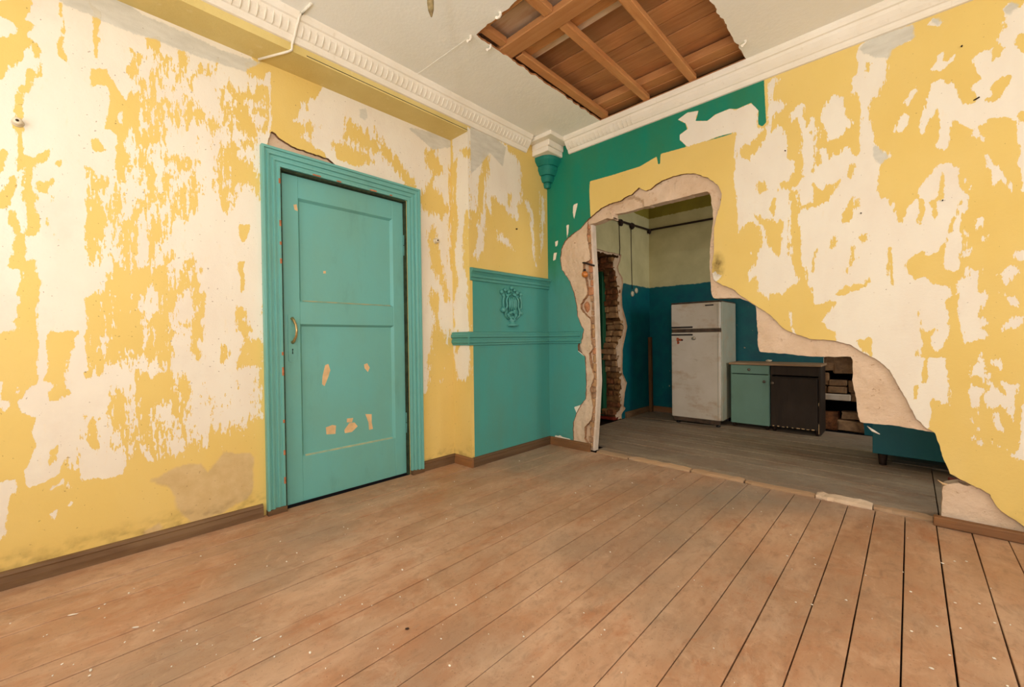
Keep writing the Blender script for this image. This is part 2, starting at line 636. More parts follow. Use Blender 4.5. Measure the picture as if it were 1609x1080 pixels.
M['batten'] = wood('batten_pine', (206, 150, 96), (188, 128, 76), (176, 116, 70), 'y')
M['battenx'] = wood('cross_pine', (204, 148, 94), (186, 126, 74), (172, 114, 68), 'x')
M['deck'] = wood('deck_board', (200, 144, 94), (176, 118, 72), (158, 112, 76), 'x')
M['lath'] = wood('limed_lath', (206, 176, 146), (188, 148, 112), (226, 212, 194), 'x')
M['baseboard'] = wood('brown_baseboard', (122, 96, 68), (104, 78, 54), (88, 60, 36), 'y', 20)
M['baseboardx'] = wood('brown_baseboard_x', (134, 96, 64), (112, 78, 50), (150, 100, 56), 'x', 20)
M['plank'] = wood('old_plank', (120, 84, 48), (92, 62, 34), (74, 50, 28), 'z')
M['pine_end'] = wood('bare_pine', (196, 158, 120), (180, 140, 102), (176, 150, 124), 'x', 14)


def paint(name, c, c2, chip, thr=0.72, rough=0.45, chipsc=14, grime=0.4):
    t = NT(name, rough, 0.4)
    p = t.co()
    n = t.noise(3.5, t.co((1, 1, 0.5)), 4, 0.6)
    k = t.mix(t.ramp(n, 0.35, 0.7), c, c2)
    k = t.mix(t.ramp(t.noise(6, t.co((1, 1, 0.3)), 5, .7), 0.58, 0.75, o1=grime), k, tuple(int(x * .8) for x in c2))
    k = t.mix(t.ramp(t.noise(chipsc, p, 3, 0.5), thr, thr + 0.012), k, chip)
    t.bump(t.math('ADD', t.noise(50, p, 3), t.math('MULTIPLY', t.noise(4, p, 3), 2)), 0.15, 0.004)
    return t.out(k)


M['door'] = paint('turquoise_door_paint', (104, 172, 166), (108, 165, 153), (216, 178, 132), 0.79, 0.42)
M['dadotrim'] = paint('turquoise_trim_paint', (72, 146, 138), (78, 140, 128), (150, 150, 120), 0.80, 0.42)
M['gap'] = simple('door_gap_shade', (58, 70, 48), 0.8, 0.2, 0.3, 20, 0, (34, 40, 28))  # dark colour standing in for the shade around the leaf
M['brass'] = simple('worn_brass', (205, 180, 125), 0.32, 0.5, 0.1, 30, 0, (170, 140, 90), metal=0.8)
M['bead'] = simple('worn_bead_paint', (176, 170, 130), .7, .3, .2, 18, 0, (120, 160, 142))
M['chip'] = simple('bare_filler', (222, 186, 138), 0.85, 0.2, 0.06, 20)
M['chipw'] = simple('white_chip', (224, 216, 200), 0.85, 0.2, 0.05, 20)
M['dark'] = simple('painted_darkness', (10, 9, 8), 0.9, 0.1)  # near black, puts the darkness of holes and the unlit room into colour
M['black'] = simple('black_plastic', (28, 24, 22), 0.45, 0.4, 0.2)


def fridge_mat(name, a, b):
    t = NT(name, 0.38, 0.45)
    p = t.co()
    c = t.mix(t.ramp(t.noise(4, p, 4), 0.35, 0.7), a, b)
    c = t.mix(t.ramp(t.noise(9, t.co((.5, 1, 1)), 5, .7), 0.52, 0.70, o1=.7), c, (184, 154, 120))
    c = t.mix(t.ramp(t.noise(30, t.co((.25, 1, 1)), 4, .7), 0.66, 0.74, o1=.4), c, (150, 130, 106))
    return t.out(c)


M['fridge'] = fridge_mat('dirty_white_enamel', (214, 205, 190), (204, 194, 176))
M['fridge_side'] = fridge_mat('enamel_side_darkened', (180, 178, 158), (164, 164, 144))  # side toned down in colour to offset the kitchen window light
M['fridge_trim'] = simple('fridge_trim', (96, 76, 58), 0.5, 0.3, 0.25, 20)
M['cab_green'] = paint('cabinet_green', (112, 150, 134), (104, 140, 122), (60, 60, 50), 0.80, 0.5, 14, 0.7)
M['cab_black'] = wood('cabinet_black', (58, 44, 32), (44, 33, 24), (62, 50, 40), 'z', 24)
M['worktop'] = wood('worktop_board', (160, 128, 96), (138, 106, 76), (184, 158, 128), 'x', 18)
M['blue'] = paint('blue_cabinet_paint', (10, 98, 106), (8, 88, 98), (180, 180, 170), 0.80, 0.5)
M['brick'] = simple('old_brick', (160, 126, 92), 0.9, 0.15, 0.2, 12, 0.6, (110, 84, 62))
M['brickred'] = simple('red_brick_rubble', (150, 96, 60), 0.92, 0.15, 0.2, 16, 0.8, (82, 54, 36))
M['midplaster'] = simple('old_mortar', (190, 152, 110), .92, .12, .15, 14, .8, (158, 120, 82))
M['layer_edge'] = simple('layer_edge', (188, 148, 112), .95, .1, .2, 30, .3)
M['knob'] = simple('dull_knob', (112, 96, 78), .45, .4, .2, 30)
M['jambbrick'] = simple('pink_brick', (204, 148, 108), .92, .12, .2, 30, .6, (168, 108, 72))
M['rubble'] = simple('rubble_jamb', (146, 106, 66), 0.92, 0.12, 0.3, 9, 1.0, (70, 46, 28))
M['rust'] = simple('rusty_pipe', (62, 44, 34), 0.75, 0.25, 0.25, 30, 0.3)
M['wire'] = simple('dark_wire', (70, 56, 44), 0.7, 0.2)
M['ceramic'] = simple('ceramic', (222, 208, 180), 0.3, 0.5, 0.06, 20)
M['greendoor'] = paint('dark_green_paint', (24, 92, 60), (20, 78, 52), (120, 110, 80), 0.8, 0.5)
M['redpaint'] = simple('red_brown_paint', (128, 42, 22), 0.6, 0.3, 0.2, 20)
M['amber'] = simple('amber_glass', (214, 128, 52), 0.12, 0.6, 0.15, 30)
M['orange'] = simple('orange_magnet', (200, 92, 48), 0.5, 0.3, 0.2, 60)
M['brownwing'] = simple('brown_magnet', (84, 60, 40), 0.5, 0.3, 0.2, 60)
M['greymagnet'] = simple('grey_magnet', (150, 144, 128), 0.45, 0.3, 0.2, 60)
M['cord'] = simple('frayed_cord', (150, 132, 92), 0.85, 0.2, 0.3, 60, 0.5, (104, 88, 58))

# ================================================================== SETTING
D = 0.21          # recess of the door wall behind the proud pier (pier face x = 0)
Y1 = -0.98        # pier edge
H = 2.79          # ceiling
ZS = 2.615        # soffit of the beam over the door wall
YB, XR = -4.3, 4.6   # back wall, far side wall
KX, KY, KR = -0.08, 2.30, 4.2   # kitchen left wall, back wall, right wall
T = 0.10          # partition thickness

# ------------------------------------------------------------------ floors
floor = MB().box(-0.6, XR + .05, YB - .05, 0.0, -0.08, -0.032).build('floor', M['subfloor'])
tag(floor, 'worn brown painted plank floor of the room', None, None, 'structure')
seams = [-0.215, -0.115, 0.015, .132, .234, .381, .524, .65, .77, .90, 1.014, 1.145, 1.279, 1.412, 1.559, 1.694, 1.828, 1.96,
         2.095, 2.223, 2.345, 2.467, 2.586, 2.711, 2.83, 2.955, 3.08, 3.205, 3.33, 3.455, 3.58, 3.705, 3.83, 3.955, 4.08, 4.205, 4.33, 4.455, 4.585]
rb = random.Random(3)
for a, b in zip(seams[:-1], seams[1:]):
    g0, g1 = rb.uniform(.0007, .0018), rb.uniform(.0007, .0018)
    if a >= 2.2: g0, g1 = g0 + .0003, g1 + .0003
    h = rb.uniform(-.0016, .0016)
    y1 = -0.001 if b > 0.45 else (-0.004 if a > -0.05 else Y1 - .005)
    m = MB()
    # slightly wavy edges: several cross sections
    n = 14
    rows = []
    for k in range(n + 1):
        y = YB + (y1 - YB) * k / n
        e0, e1 = a + g0 + rb.uniform(0, .0014), b - g1 - rb.uniform(0, .0014)
        rows.append([m.bm.verts.new(p) for p in ((e0, y, -.03), (e0, y, h - .0012), (e0 + .0015, y, h), (e1 - .0015, y, h), (e1, y, h - .0012), (e1, y, -.03))])
    for r0, r1 in zip(rows[:-1], rows[1:]):
        for k in range(5): m.bm.faces.new((r0[k], r0[k + 1], r1[k + 1], r1[k]))
    m.bm.faces.new(rows[0]); m.bm.faces.new(rows[-1][::-1])
    m.build('floorboard', M['floor'], floor)

kfloor = MB().box(-1.6, KR, 0.0, KY + .4, -0.08, -0.034).build('kitchen_floor', M['subfloor'])
tag(kfloor, 'grey narrow plank floor of the kitchen', None, None, 'structure')
y = 0.10
while y < KY:
    w = rb.choice((.088, .095, .1, .12))
    gap = rb.choice((.0015, .002, .004, .008))
    h = rb.uniform(-.004, 0.0)
    x1 = 2.60 if y < 1.25 else KR
    x0 = KX if y > .2 else 0.45
    MB().box(x0, x1, y + gap, min(y + w, KY) - .001, -.03, h - .002, .0015).build('floorboard', M['kfloor'], kfloor)
    y += w
for x0, x1 in ((2.605, 2.715), (2.72, 2.83), (2.835, 2.95)):
    MB().box(x0, x1, 0.1, 1.245, -.03, -.004, .0015).build('floorboard', M['kfloor'], kfloor)

# threshold: splintered strip where the wall was broken out
for k, (xa, xb, ya, yb, hh, mt) in enumerate(((0.50, 0.80, .002, .10, .010, 'pine_end'), (0.81, 1.30, .006, .085, .016, 'pine_end'),
                                            (1.31, 1.66, .004, .09, .014, 'pine_end'), (1.67, 2.06, .01, .085, .010, 'pine_end'),
                                            (2.065, 2.33, .0, .10, .022, 'raw'), (2.335, 2.575, .01, .09, .016, 'pine_end'))):
    m = MB()
    rr = random.Random(20 + k)
    n = 9
    rows = []
    for q in range(n + 1):
        x = xa + (xb - xa) * q / n
        tp = .35 if q in (0, n) else 1
        j = rr.uniform(-.008, .008)
        rows.append([m.bm.verts.new(p) for p in ((x, ya + j + (1 - tp) * .02, -.03), (x, ya + j + (1 - tp) * .02, hh * .25), (x, ya + .018 + j, hh * (.75 + rr.uniform(-.15, .15)) * (.6 + .4 * tp)),
                                                (x, yb - .02 + j, hh * (1 + rr.uniform(-.15, .1)) * (.6 + .4 * tp)), (x, yb + j - (1 - tp) * .02, hh * .3), (x, yb + j - (1 - tp) * .02, -.03))])
    for r0, r1 in zip(rows[:-1], rows[1:]):
        for q in range(5): m.bm.faces.new((r0[q], r0[q + 1], r1[q + 1], r1[q]))
    m.bm.faces.new(rows[0]); m.bm.faces.new(rows[-1][::-1])
    m.build('threshold_piece', M[mt], kfloor)

# ------------------------------------------------------------------ paint layout traced per wall
PL = -D


def lpoly(ps): return px2(ps, 0, PL)
def rpoly(ps): return px2(ps, 1, 0.0)
def ppoly(ps): return px2(ps, 0, 0.0)
def spoly(ps): return px2(ps, 1, Y1)


def compose(u, v, ops, base):
    """ops: (+1 cream / -1 yellow, polygon); positive = cream"""
    s = np.full(u.shape, base)
    for sg, poly in ops:
        d = sdpoly(u, v, poly)
        s = np.maximum(s, d) if sg > 0 else np.minimum(s, -d)
    return s


def softmask(u, v, polys, w=0.05):
    r = np.zeros(u.shape)
    for amp, p in polys:
        r = np.maximum(r, amp * np.clip(sdpoly(u, v, p, w) / w * .5 + .5, 0, 1))
    return r


LOPS = [
    (+1, [(-40, -30), (330, -30), (395, 90), (425, 110), (425, 215), (415, 235), (415, 560), (405, 600), (412, 660), (400, 655), (372, 672),
          (330, 680), (318, 712), (300, 700), (285, 715), (252, 722), (240, 700), (215, 690), (193, 745), (170, 752), (150, 750), (126, 755),
          (118, 735), (108, 720), (98, 742), (70, 760), (45, 765), (37, 740), (44, 730), (56, 700), (50, 680), (57, 655), (34, 648), (28, 635),
          (44, 610), (60, 600), (40, 570), (-40, 540)]),
    # yellow on it
    (-1, [(4, 0), (50, 0), (47, 16), (40, 30), (54, 38), (51, 48), (43, 55), (50, 64), (60, 74), (65, 82), (62, 94), (66, 122), (60, 118), (58, 94), (48, 69), (40, 76), (32, 94), (18, 112), (12, 104), (6, 127), (-6, 124), (-6, 58), (9, 58), (12, 48), (22, 54), (26, 44), (12, 30), (-6, 24), (-6, 0)]),
    (-1, [(93, 5), (98, 5), (99, 25), (101, 48), (97, 70), (95, 74), (101, 88), (102, 94), (96, 90), (90, 76), (91, 66), (96, 55), (97, 36), (93, 22)]),
    (-1, [(136, 0), (141, 3), (148, 12), (158, 20), (157, 32), (153, 45), (154, 58), (158, 62), (155, 72), (153, 82), (154, 94), (151, 92), (150, 87), (146, 85), (146, 50), (145, 20), (142, 10)]),
    (-1, [(200, 72), (204, 74), (214, 84), (223, 89), (217, 100), (208, 122), (203, 116), (201, 106), (206, 104), (210, 88)]),
    (-1, [(41, 107), (48, 110), (66, 122), (62, 124), (51, 117), (48, 130), (46, 144), (37, 145), (35, 165), (36, 190), (34, 208), (38, 240), (50, 248), (80, 233), (76, 252), (60, 256), (54, 262), (48, 280), (49, 298), (60, 310), (54, 320), (58, 338), (64, 354), (56, 372), (40, 372), (44, 356), (38, 320), (30, 312), (33, 300), (37, 276), (38, 262), (28, 270), (25, 266), (27, 240), (24, 208), (27, 185), (27, 135), (40, 132)]),
    (-1, [(57, 288), (60, 286), (68, 292), (75, 285), (80, 279), (85, 281), (82, 292), (78, 300), (84, 308), (86, 318), (82, 318), (76, 306), (66, 302), (57, 298)]),
    (-1, [(86, 256), (96, 252), (97, 258), (90, 261)]), (-1, [(72, 340), (79, 342), (80, 355), (90, 376), (85, 372), (76, 358)]),
    (-1, [(16, 277), (27, 277), (26, 290), (15, 320), (-6, 332), (-6, 312), (10, 290)]), (-1, [(5, 236), (9, 240), (9, 262), (7, 271), (-6, 270), (-6, 240)]),
    (-1, [(16, 330), (25, 330), (26, 342), (31, 346), (32, 360), (38, 372), (41, 380), (39, 396), (42, 408), (56, 409), (56, 424), (60, 440), (64, 440), (60, 455), (57, 480), (58, 500), (57, 515), (62, 530), (63, 540), (60, 560), (57, 570), (59, 590), (61, 598), (55, 604), (48, 602), (43, 608), (31, 620), (30, 650), (-20, 690), (-20, 537), (8, 523), (30, 515), (24, 510), (24, 490), (30, 478), (32, 465), (25, 462), (25, 450), (32, 438), (31, 426), (20, 426), (8, 418), (18, 404), (20, 392), (22, 370), (15, 345)]),
    (-1, [(84, 522), (124, 521), (124, 527), (115, 530), (119, 546), (112, 552), (106, 567), (103, 590), (104, 612), (108, 618), (93, 632), (78, 630), (80, 612), (86, 605), (80, 600), (67, 600), (68, 592), (74, 590), (77, 570), (75, 545), (73, 537)]),
    (-1, [(145, 108), (168, 108), (172, 118), (185, 140), (198, 154), (206, 150), (217, 138), (218, 122), (224, 128), (228, 150), (231, 170), (226, 182), (217, 190), (212, 205), (205, 215), (213, 216), (222, 216), (232, 205), (238, 200), (238, 210), (244, 214), (256, 212), (248, 222), (238, 228), (236, 250), (232, 262), (236, 275), (230, 290), (228, 262), (226, 245), (228, 232), (222, 225), (206, 222), (204, 240), (208, 250), (202, 268), (200, 278), (193, 278), (192, 262), (176, 263), (182, 240), (178, 228), (188, 226), (182, 212), (175, 204), (163, 203), (170, 186), (174, 160), (172, 140), (164, 132), (150, 135), (143, 138), (142, 122)]),
    (-1, [(228, 60), (252, 58), (250, 72), (246, 82), (256, 84), (264, 90), (272, 104), (280, 116), (270, 114), (262, 98), (258, 100), (256, 114), (250, 122), (246, 138), (242, 160), (238, 176), (240, 182), (238, 202), (226, 202), (226, 182), (230, 168), (235, 150), (239, 136), (241, 116), (247, 100), (246, 90), (241, 78), (234, 70)]),
    (-1, [(283, 80), (291, 92), (288, 110), (290, 124), (294, 132), (296, 146), (296, 174), (288, 174), (282, 170), (283, 150), (280, 120)]),
    (-1, [(336, 96), (342, 94), (336, 108), (326, 117), (318, 119), (314, 117), (305, 122), (299, 136), (294, 128), (303, 113), (317, 110), (328, 100)]),
    (-1, [(252, 150), (262, 156), (268, 174), (275, 170), (279, 150), (276, 140), (284, 168), (300, 170), (312, 168), (322, 178), (330, 188), (341, 193), (350, 204), (330, 202), (318, 198), (306, 189), (296, 187), (290, 184), (286, 190), (284, 198), (276, 204), (267, 194), (261, 188), (256, 188), (251, 192), (252, 205), (256, 218), (244, 216), (236, 205), (238, 185), (245, 168)]),
    (-1, [(352, 136), (370, 142), (394, 142), (400, 148), (410, 140), (424, 134), (424, 205), (412, 210), (398, 212), (384, 208), (372, 202), (362, 198), (354, 200), (352, 170)]),
    (+1, [(354, 144), (364, 152), (373, 160), (366, 164), (356, 152)]), (+1, [(383, 164), (400, 155), (415, 151), (415, 172), (396, 169)]), (+1, [(382, 176), (400, 174), (412, 180), (421, 188), (412, 199), (397, 193), (389, 185)]), (+1, [(352, 176), (366, 183), (369, 190), (356, 197)]),
    (-1, [(386, 100), (410, 90), (424, 98), (424, 114), (412, 124), (400, 120), (390, 112)]),
    (-1, [(256, 243), (272, 244), (287, 246), (298, 257), (304, 272), (309, 290), (308, 310), (314, 331), (308, 334), (301, 318), (296, 300), (291, 280), (285, 269), (275, 258), (262, 254), (254, 250)]),
    (-1, [(224, 250), (240, 255), (238, 270), (244, 290), (249, 304), (256, 303), (263, 308), (260, 330), (258, 344), (262, 345), (270, 338), (264, 356), (254, 371), (246, 386), (242, 400), (238, 410), (240, 420), (230, 412), (232, 395), (240, 370), (246, 340), (246, 316), (240, 314), (238, 330), (232, 345), (226, 357), (220, 362), (214, 400), (218, 420), (262, 420), (263, 400), (269, 400), (270, 440), (262, 472), (150, 472), (160, 440), (176, 425), (182, 412), (178, 395), (175, 378), (175, 352), (171, 345), (173, 328), (179, 306), (193, 304), (195, 345), (206, 344), (212, 330), (213, 318), (224, 320), (227, 300), (228, 275)]),
    (-1, [(141, 264), (166, 280), (163, 295), (151, 290), (149, 305), (151, 325), (159, 340), (156, 358), (159, 372), (149, 380), (157, 392), (149, 408), (139, 416), (138, 380), (140, 330), (141, 295)]),
    (-1, [(144, 220), (152, 218), (158, 228), (169, 237), (158, 240), (146, 233)]),
    (-1, [(277, 292), (285, 300), (286, 325), (284, 339), (277, 339), (280, 312)]), (-1, [(246, 330), (262, 320), (276, 270), (270, 268), (258, 285), (252, 310)]),
    (-1, [(350, 232), (390, 224), (374, 240), (400, 268), (409, 292), (398, 302), (382, 290), (366, 291), (358, 336), (350, 332), (345, 300), (349, 270)]),
    (-1, [(377, 353), (393, 353), (389, 373), (382, 381), (376, 370)]), (-1, [(374, 411), (385, 411), (382, 425), (385, 440), (384, 457), (377, 459), (377, 435), (374, 425)]),
    (-1, [(294, 408), (303, 411), (299, 430), (289, 456), (278, 466), (268, 468), (264, 461), (283, 444), (289, 425)]), (-1, [(304, 428), (322, 420), (313, 437), (311, 460), (315, 477), (308, 481), (305, 455)]),
    (-1, [(137, 470), (150, 460), (262, 460), (262, 470), (266, 500), (264, 520), (280, 514), (284, 525), (271, 545), (269, 562), (262, 567), (258, 584), (240, 562), (232, 572), (222, 562), (214, 557), (200, 558), (196, 572), (170, 574), (160, 582), (145, 592), (133, 594), (135, 540), (137, 500)]),
    (-1, [(312, 460), (319, 464), (321, 490), (315, 505), (317, 522), (311, 540), (315, 560), (308, 567), (303, 550), (307, 526), (303, 517), (286, 516), (284, 511), (296, 508), (308, 507), (314, 490)]),
    (-1, [(376, 482), (382, 486), (380, 500), (376, 520), (373, 510)]), (-1, [(382, 506), (388, 515), (386, 532), (400, 536), (413, 540), (413, 575), (398, 575), (372, 574), (370, 566), (384, 556), (378, 548), (384, 538), (379, 525)]),
    (-1, [(348, 543), (362, 550), (364, 556), (352, 566)]),
    (-1, [(214, 575), (222, 590), (262, 582), (285, 590), (292, 612), (288, 640), (290, 660), (285, 690), (270, 672), (276, 650), (262, 632), (240, 634), (236, 650), (246, 668), (242, 700), (220, 700), (208, 680), (210, 640), (204, 622), (212, 605)]),
    (-1, [(180, 610), (206, 605), (208, 650), (204, 690), (190, 700), (186, 672), (172, 668), (164, 640), (170, 622)]),
    (-1, [(132, 652), (137, 654), (132, 672), (130, 690), (129, 670)]), (-1, [(141, 658), (147, 656), (146, 675), (140, 704), (134, 710), (137, 690)]), (-1, [(80, 708), (87, 706), (86, 722), (78, 732)]),
    # cream islands in the yellow mass
    (+1, [(212, 202), (222, 178), (226, 182), (231, 202), (220, 214), (213, 212)]), (+1, [(185, 180), (189, 178), (191, 195), (187, 192)]), (+1, [(204, 216), (218, 222), (230, 228), (230, 248), (224, 262), (206, 258), (206, 240)]),
    (+1, [(216, 340), (228, 334), (225, 350), (216, 364)]), (+1, [(238, 320), (246, 314), (242, 350), (238, 380), (230, 410), (222, 400), (226, 370), (234, 350)]),
    (+1, [(186, 358), (204, 360), (206, 390), (198, 412), (190, 418), (184, 400)]), (-1, [(194, 362), (199, 364), (196, 400), (192, 398)]),
    (+1, [(164, 475), (170, 478), (176, 512), (168, 516), (156, 513), (165, 505)]), (+1, [(154, 530), (170, 528), (172, 545), (160, 558), (152, 550)]),
    (+1, [(222, 466), (238, 452), (240, 468), (252, 470), (248, 492), (220, 492), (218, 480)]), (+1, [(222, 500), (238, 496), (242, 520), (230, 540), (224, 520)]),
    (+1, [(264, 466), (282, 470), (280, 500), (276, 510), (264, 500)]),
    # lower left scraps
    (+1, [(-20, 765), (26, 752), (24, 770), (18, 780), (14, 800), (8, 840), (-20, 880)]), (+1, [(104, 752), (108, 762), (110, 768), (98, 762), (74, 774), (82, 764)]),
    (+1, [(80, 806), (90, 800), (86, 812), (82, 820)]), (+1, [(104, 795), (114, 788), (112, 796)]), (+1, [(-20, 600), (4, 600), (2, 640), (-20, 660)]), (+1, [(22, 622), (30, 604), (30, 616), (26, 620)]), (+1, [(2, 632), (16, 628), (18, 640), (0, 655)]),
    (+1, [(226, 700), (240, 700), (246, 720), (240, 730), (226, 716)]),
]
LOPS = [(s, lpoly(p)) for s, p in LOPS] if False else LOPS
LPOLY = [(s, lpoly(p)) for s, p in LOPS]
# wall strip between door and pier
LPOLY += [(s, lpoly(p)) for s, p in [
    (+1, [(520, 110), (735, 200), (735, 560), (712, 520), (700, 560), (692, 600), (688, 560), (676, 560), (672, 620), (662, 620), (655, 290), (600, 290), (560, 280), (520, 270), (510, 240), (470, 215), (500, 200), (460, 190), (480, 160), (500, 150)]),
    (-1, [(668, 238), (687, 233), (684, 242), (695, 262), (697, 273), (684, 276), (682, 293), (693, 307), (704, 320), (707, 333), (695, 342), (673, 333), (662, 327), (662, 311), (671, 298), (675, 284), (680, 271), (671, 256)]),
    (-1, [(707, 267), (713, 253), (713, 307), (720, 320), (716, 342), (713, 420), (711, 440), (706, 380), (708, 340)]),
    (-1, [(672, 365), (686, 358), (688, 395), (700, 440), (708, 470), (700, 470), (690, 440), (680, 420), (676, 395)]),
    (-1, [(678, 450), (688, 460), (690, 500), (700, 540), (712, 560), (712, 600), (676, 600), (680, 540), (684, 500), (676, 470)]),
    (-1, [(545, 190), (575, 205), (600, 235), (590, 240), (560, 225), (540, 215)]), (-1, [(520, 225), (560, 232), (585, 255), (560, 262), (530, 250)]), (-1, [(590, 205), (600, 222), (625, 250), (655, 290), (640, 292), (615, 260), (598, 240)]),
]]
LGREY = [lpoly(p) for p in ([(85, -6), (190, -6), (222, 22), (300, 55), (345, 78), (410, 98), (383, 112), (345, 100), (320, 92), (262, 70), (240, 60), (215, 55), (160, 33), (140, 22), (105, 10)],
                            [(565, 172), (574, 170), (578, 184), (573, 190), (566, 184)], [(640, 200), (700, 212), (720, 230), (680, 235)])]
LRAW = [lpoly(p) for p in ([(240, 752), (262, 742), (290, 732), (316, 728), (326, 742), (342, 722), (352, 712), (392, 712), (398, 725), (398, 770), (390, 785), (360, 800), (320, 822), (296, 822), (280, 800), (276, 780), (262, 765), (238, 756)],
                           [(222, 836), (250, 822), (256, 830), (245, 840), (226, 842)])]
LMESS = [(1.0, lpoly([(222, 70), (330, 86), (412, 118), (424, 180), (418, 250), (412, 340), (340, 335), (318, 330), (318, 480), (300, 570), (270, 610), (140, 590), (136, 400), (140, 260), (200, 260), (204, 130)])),
         (1.1, lpoly([(165, 605), (300, 575), (412, 590), (412, 710), (300, 725), (205, 720), (110, 755), (100, 690), (160, 680)])), (.8, lpoly([(460, 150), (700, 200), (735, 230), (735, 640), (665, 640), (655, 290), (470, 220)])),
         (.6, lpoly([(318, 470), (412, 470), (412, 600), (300, 590)])), (.12, lpoly([(-20, 40), (140, 40), (140, 640), (-20, 700)]))]
# the break in the plaster over the door head, and the door opening
LBREAK = lpoly([(425, 203), (439, 217), (459, 230), (484, 239), (515, 249), (530, 262), (480, 258), (440, 250), (416, 245), (420, 228)])
DOOR_OPEN = [(-2.262, -0.2), (-1.405, -0.2), (-1.405, 2.03), (-2.262, 2.03)]


def l_sdf(u, v):
    s = np.full(u.shape, 0.06)
    s = np.minimum(s, -sdpoly(u, v, DOOR_OPEN))
    return np.minimum(s, -sdpoly(u, v, LBREAK) + (fbm(u, v, 40, 40, 5) - .5) * .012)


def l_core(u, v):
    return -sdpoly(u, v, DOOR_OPEN)


def fallback(u, v, seed):
    return (fbm(u, v, 6, 2.4, seed, 4) - 0.48) * 0.25


def l_cream(u, v):
    s = compose(u, v, LPOLY, -0.05)
    f = np.clip((-3.36 - u) / 0.06, 0, 1)
    low = np.clip((0.75 - v) / .2, 0, 1)
    return s * (1 - f) + f * (fallback(u, v, 31) - .05 * low)


def maxsd(polys):
    return lambda u, v: np.max([sdpoly(u, v, p) for p in polys], axis=0)


def damp(u, v, z0=.07, k=.5):
    n = fbm(u, v, 22, 40, 77, 4)
    return np.clip((.10 - (v - z0)) / .09, 0, 1) * np.clip((n - .42) * 4, 0, 1) * k


zero = lambda val: (lambda u, v: np.full(u.shape, float(val)))
fine = 0.009
ys = np.concatenate([np.linspace(YB, -3.45, 30)[:-1], np.arange(-3.45, Y1, fine), [Y1]])
zs = np.arange(0.0, ZS + .0001, fine)
zs = np.append(zs[:-1], ZS)
fl = lambda x0, sg: (lambda u, v, w: (x0 - w, u, v))
wall_left = sheet('wall_left', lambda u, v, w: (PL - w, u, v), ys, zs, l_sdf, 0.0, 0.022, M['wall'],
                  dict(cream=l_cream, teal=zero(-.05), grey=maxsd(LGREY), raw=maxsd(LRAW), mess=lambda u, v: softmask(u, v, LMESS), soot=damp), side_mat=M['edge'])
tag(wall_left, 'long wall with scraped yellow and cream paint around the turquoise door', None, None, 'structure')
sheet('wall_core', lambda u, v, w: (PL - w, u, v), np.append(np.arange(YB, Y1, .03), Y1), np.append(np.arange(0, H, .03), H), l_core, 0.022, 0.16, M['raw'], back=True, parent=wall_left)

# pier: proud face (dado wall) and its return
PPOLY = [(s, ppoly(p)) for s, p in [
    (+1, [(738, 195), (773, 213), (793, 227), (804, 240), (818, 256), (819, 289), (820, 315), (813, 324), (818, 342), (811, 347), (802, 338), (793, 327), (773, 307), (771, 311), (773, 338), (764, 324), (762, 369), (761, 391), (749, 407), (744, 398), (749, 378), (753, 344), (760, 318), (767, 267), (767, 244), (760, 258), (751, 289), (749, 333), (738, 333)]),
    (+1, [(827, 318), (833, 320), (838, 342), (841, 400), (844, 422), (838, 409), (837, 378)]), (+1, [(849, 305), (856, 312), (854, 380), (848, 405), (850, 360)]),
    (+1, [(780, 362), (800, 378), (806, 392), (798, 386), (782, 378)]),
    (-1, [(762, 240), (767, 246), (764, 270), (762, 310), (753, 330), (751, 300), (757, 262)]), (-1, [(798, 304), (803, 308), (801, 326), (796, 318)])]]
wp = sheet('wall_pier', lambda u, v, w: (0 - w, u, v), np.append(np.arange(Y1, 0, fine), 0.0), np.append(np.arange(0, H - .01, fine), H), zero(.06), 0.0, 0.25, M['wall'],
           dict(cream=lambda u, v: compose(u, v, PPOLY, -.05), teal=lambda u, v: sdpoly(u, v, [(Y1 + .004, -.1), (.1, -.1), (.1, 1.55), (Y1 + .004, 1.55)]),
                grey=maxsd([ppoly([(738, 195), (775, 213), (795, 232), (790, 262), (770, 240), (752, 262), (738, 275)])]), raw=zero(-.05), mess=zero(.7), soot=zero(0)))
tag(wp, 'narrow pier with peeling paint over a turquoise dado beside the corner', None, None, 'structure')
SPOLY = [(s, spoly(p)) for s, p in [
    (+1, [(712, 200), (737, 200), (738, 330), (728, 420), (736, 440), (735, 470), (738, 522), (738, 590), (727, 602), (720, 595), (714, 560), (714, 545), (712, 480), (720, 440), (713, 400)]),
    (-1, [(712, 258), (718, 250), (718, 300), (720, 340), (716, 400), (712, 420)]), (-1, [(730, 340), (737, 330), (738, 420), (730, 430), (728, 390)]), (-1, [(720, 520), (714, 560), (722, 545)]), (-1, [(724, 236), (737, 232), (738, 250), (728, 244)])]]
ws = sheet('wall_return', lambda u, v, w: (u, Y1 - .002 + w, v), np.append(np.arange(-D, 0, fine), 0.0012), np.append(np.arange(0, H - .01, fine), H), zero(.06), 0.0, 0.03, M['wall'],
           dict(cream=lambda u, v: compose(u, v, SPOLY, -.05), teal=zero(-.05), grey=zero(-.05), raw=zero(-.05), mess=zero(.5), soot=damp))
tag(ws, 'narrow return of the pier with yellow and cream paint', None, None, 'structure')

# beam over the door wall
bm_ = MB().box(-D, 0.0, YB, Y1, ZS, H).build('beam', M['beam'])
tag(bm_, 'yellow limewashed beam over the door wall', None, None, 'structure')
# a long crack strip along the beam edge
m = MB()
pts = [at(px, py, 0, 0.0015) for px, py in ((482, 97), (560, 130), (640, 165), (700, 190), (735, 205))]
for a, b in zip(pts[:-1], pts[1:]):
    m.tube([(0.0, a[1], ZS + .012), (0.0, b[1], ZS + .012)], .0022, 5)
m.build('crack', M['black'], bm_)

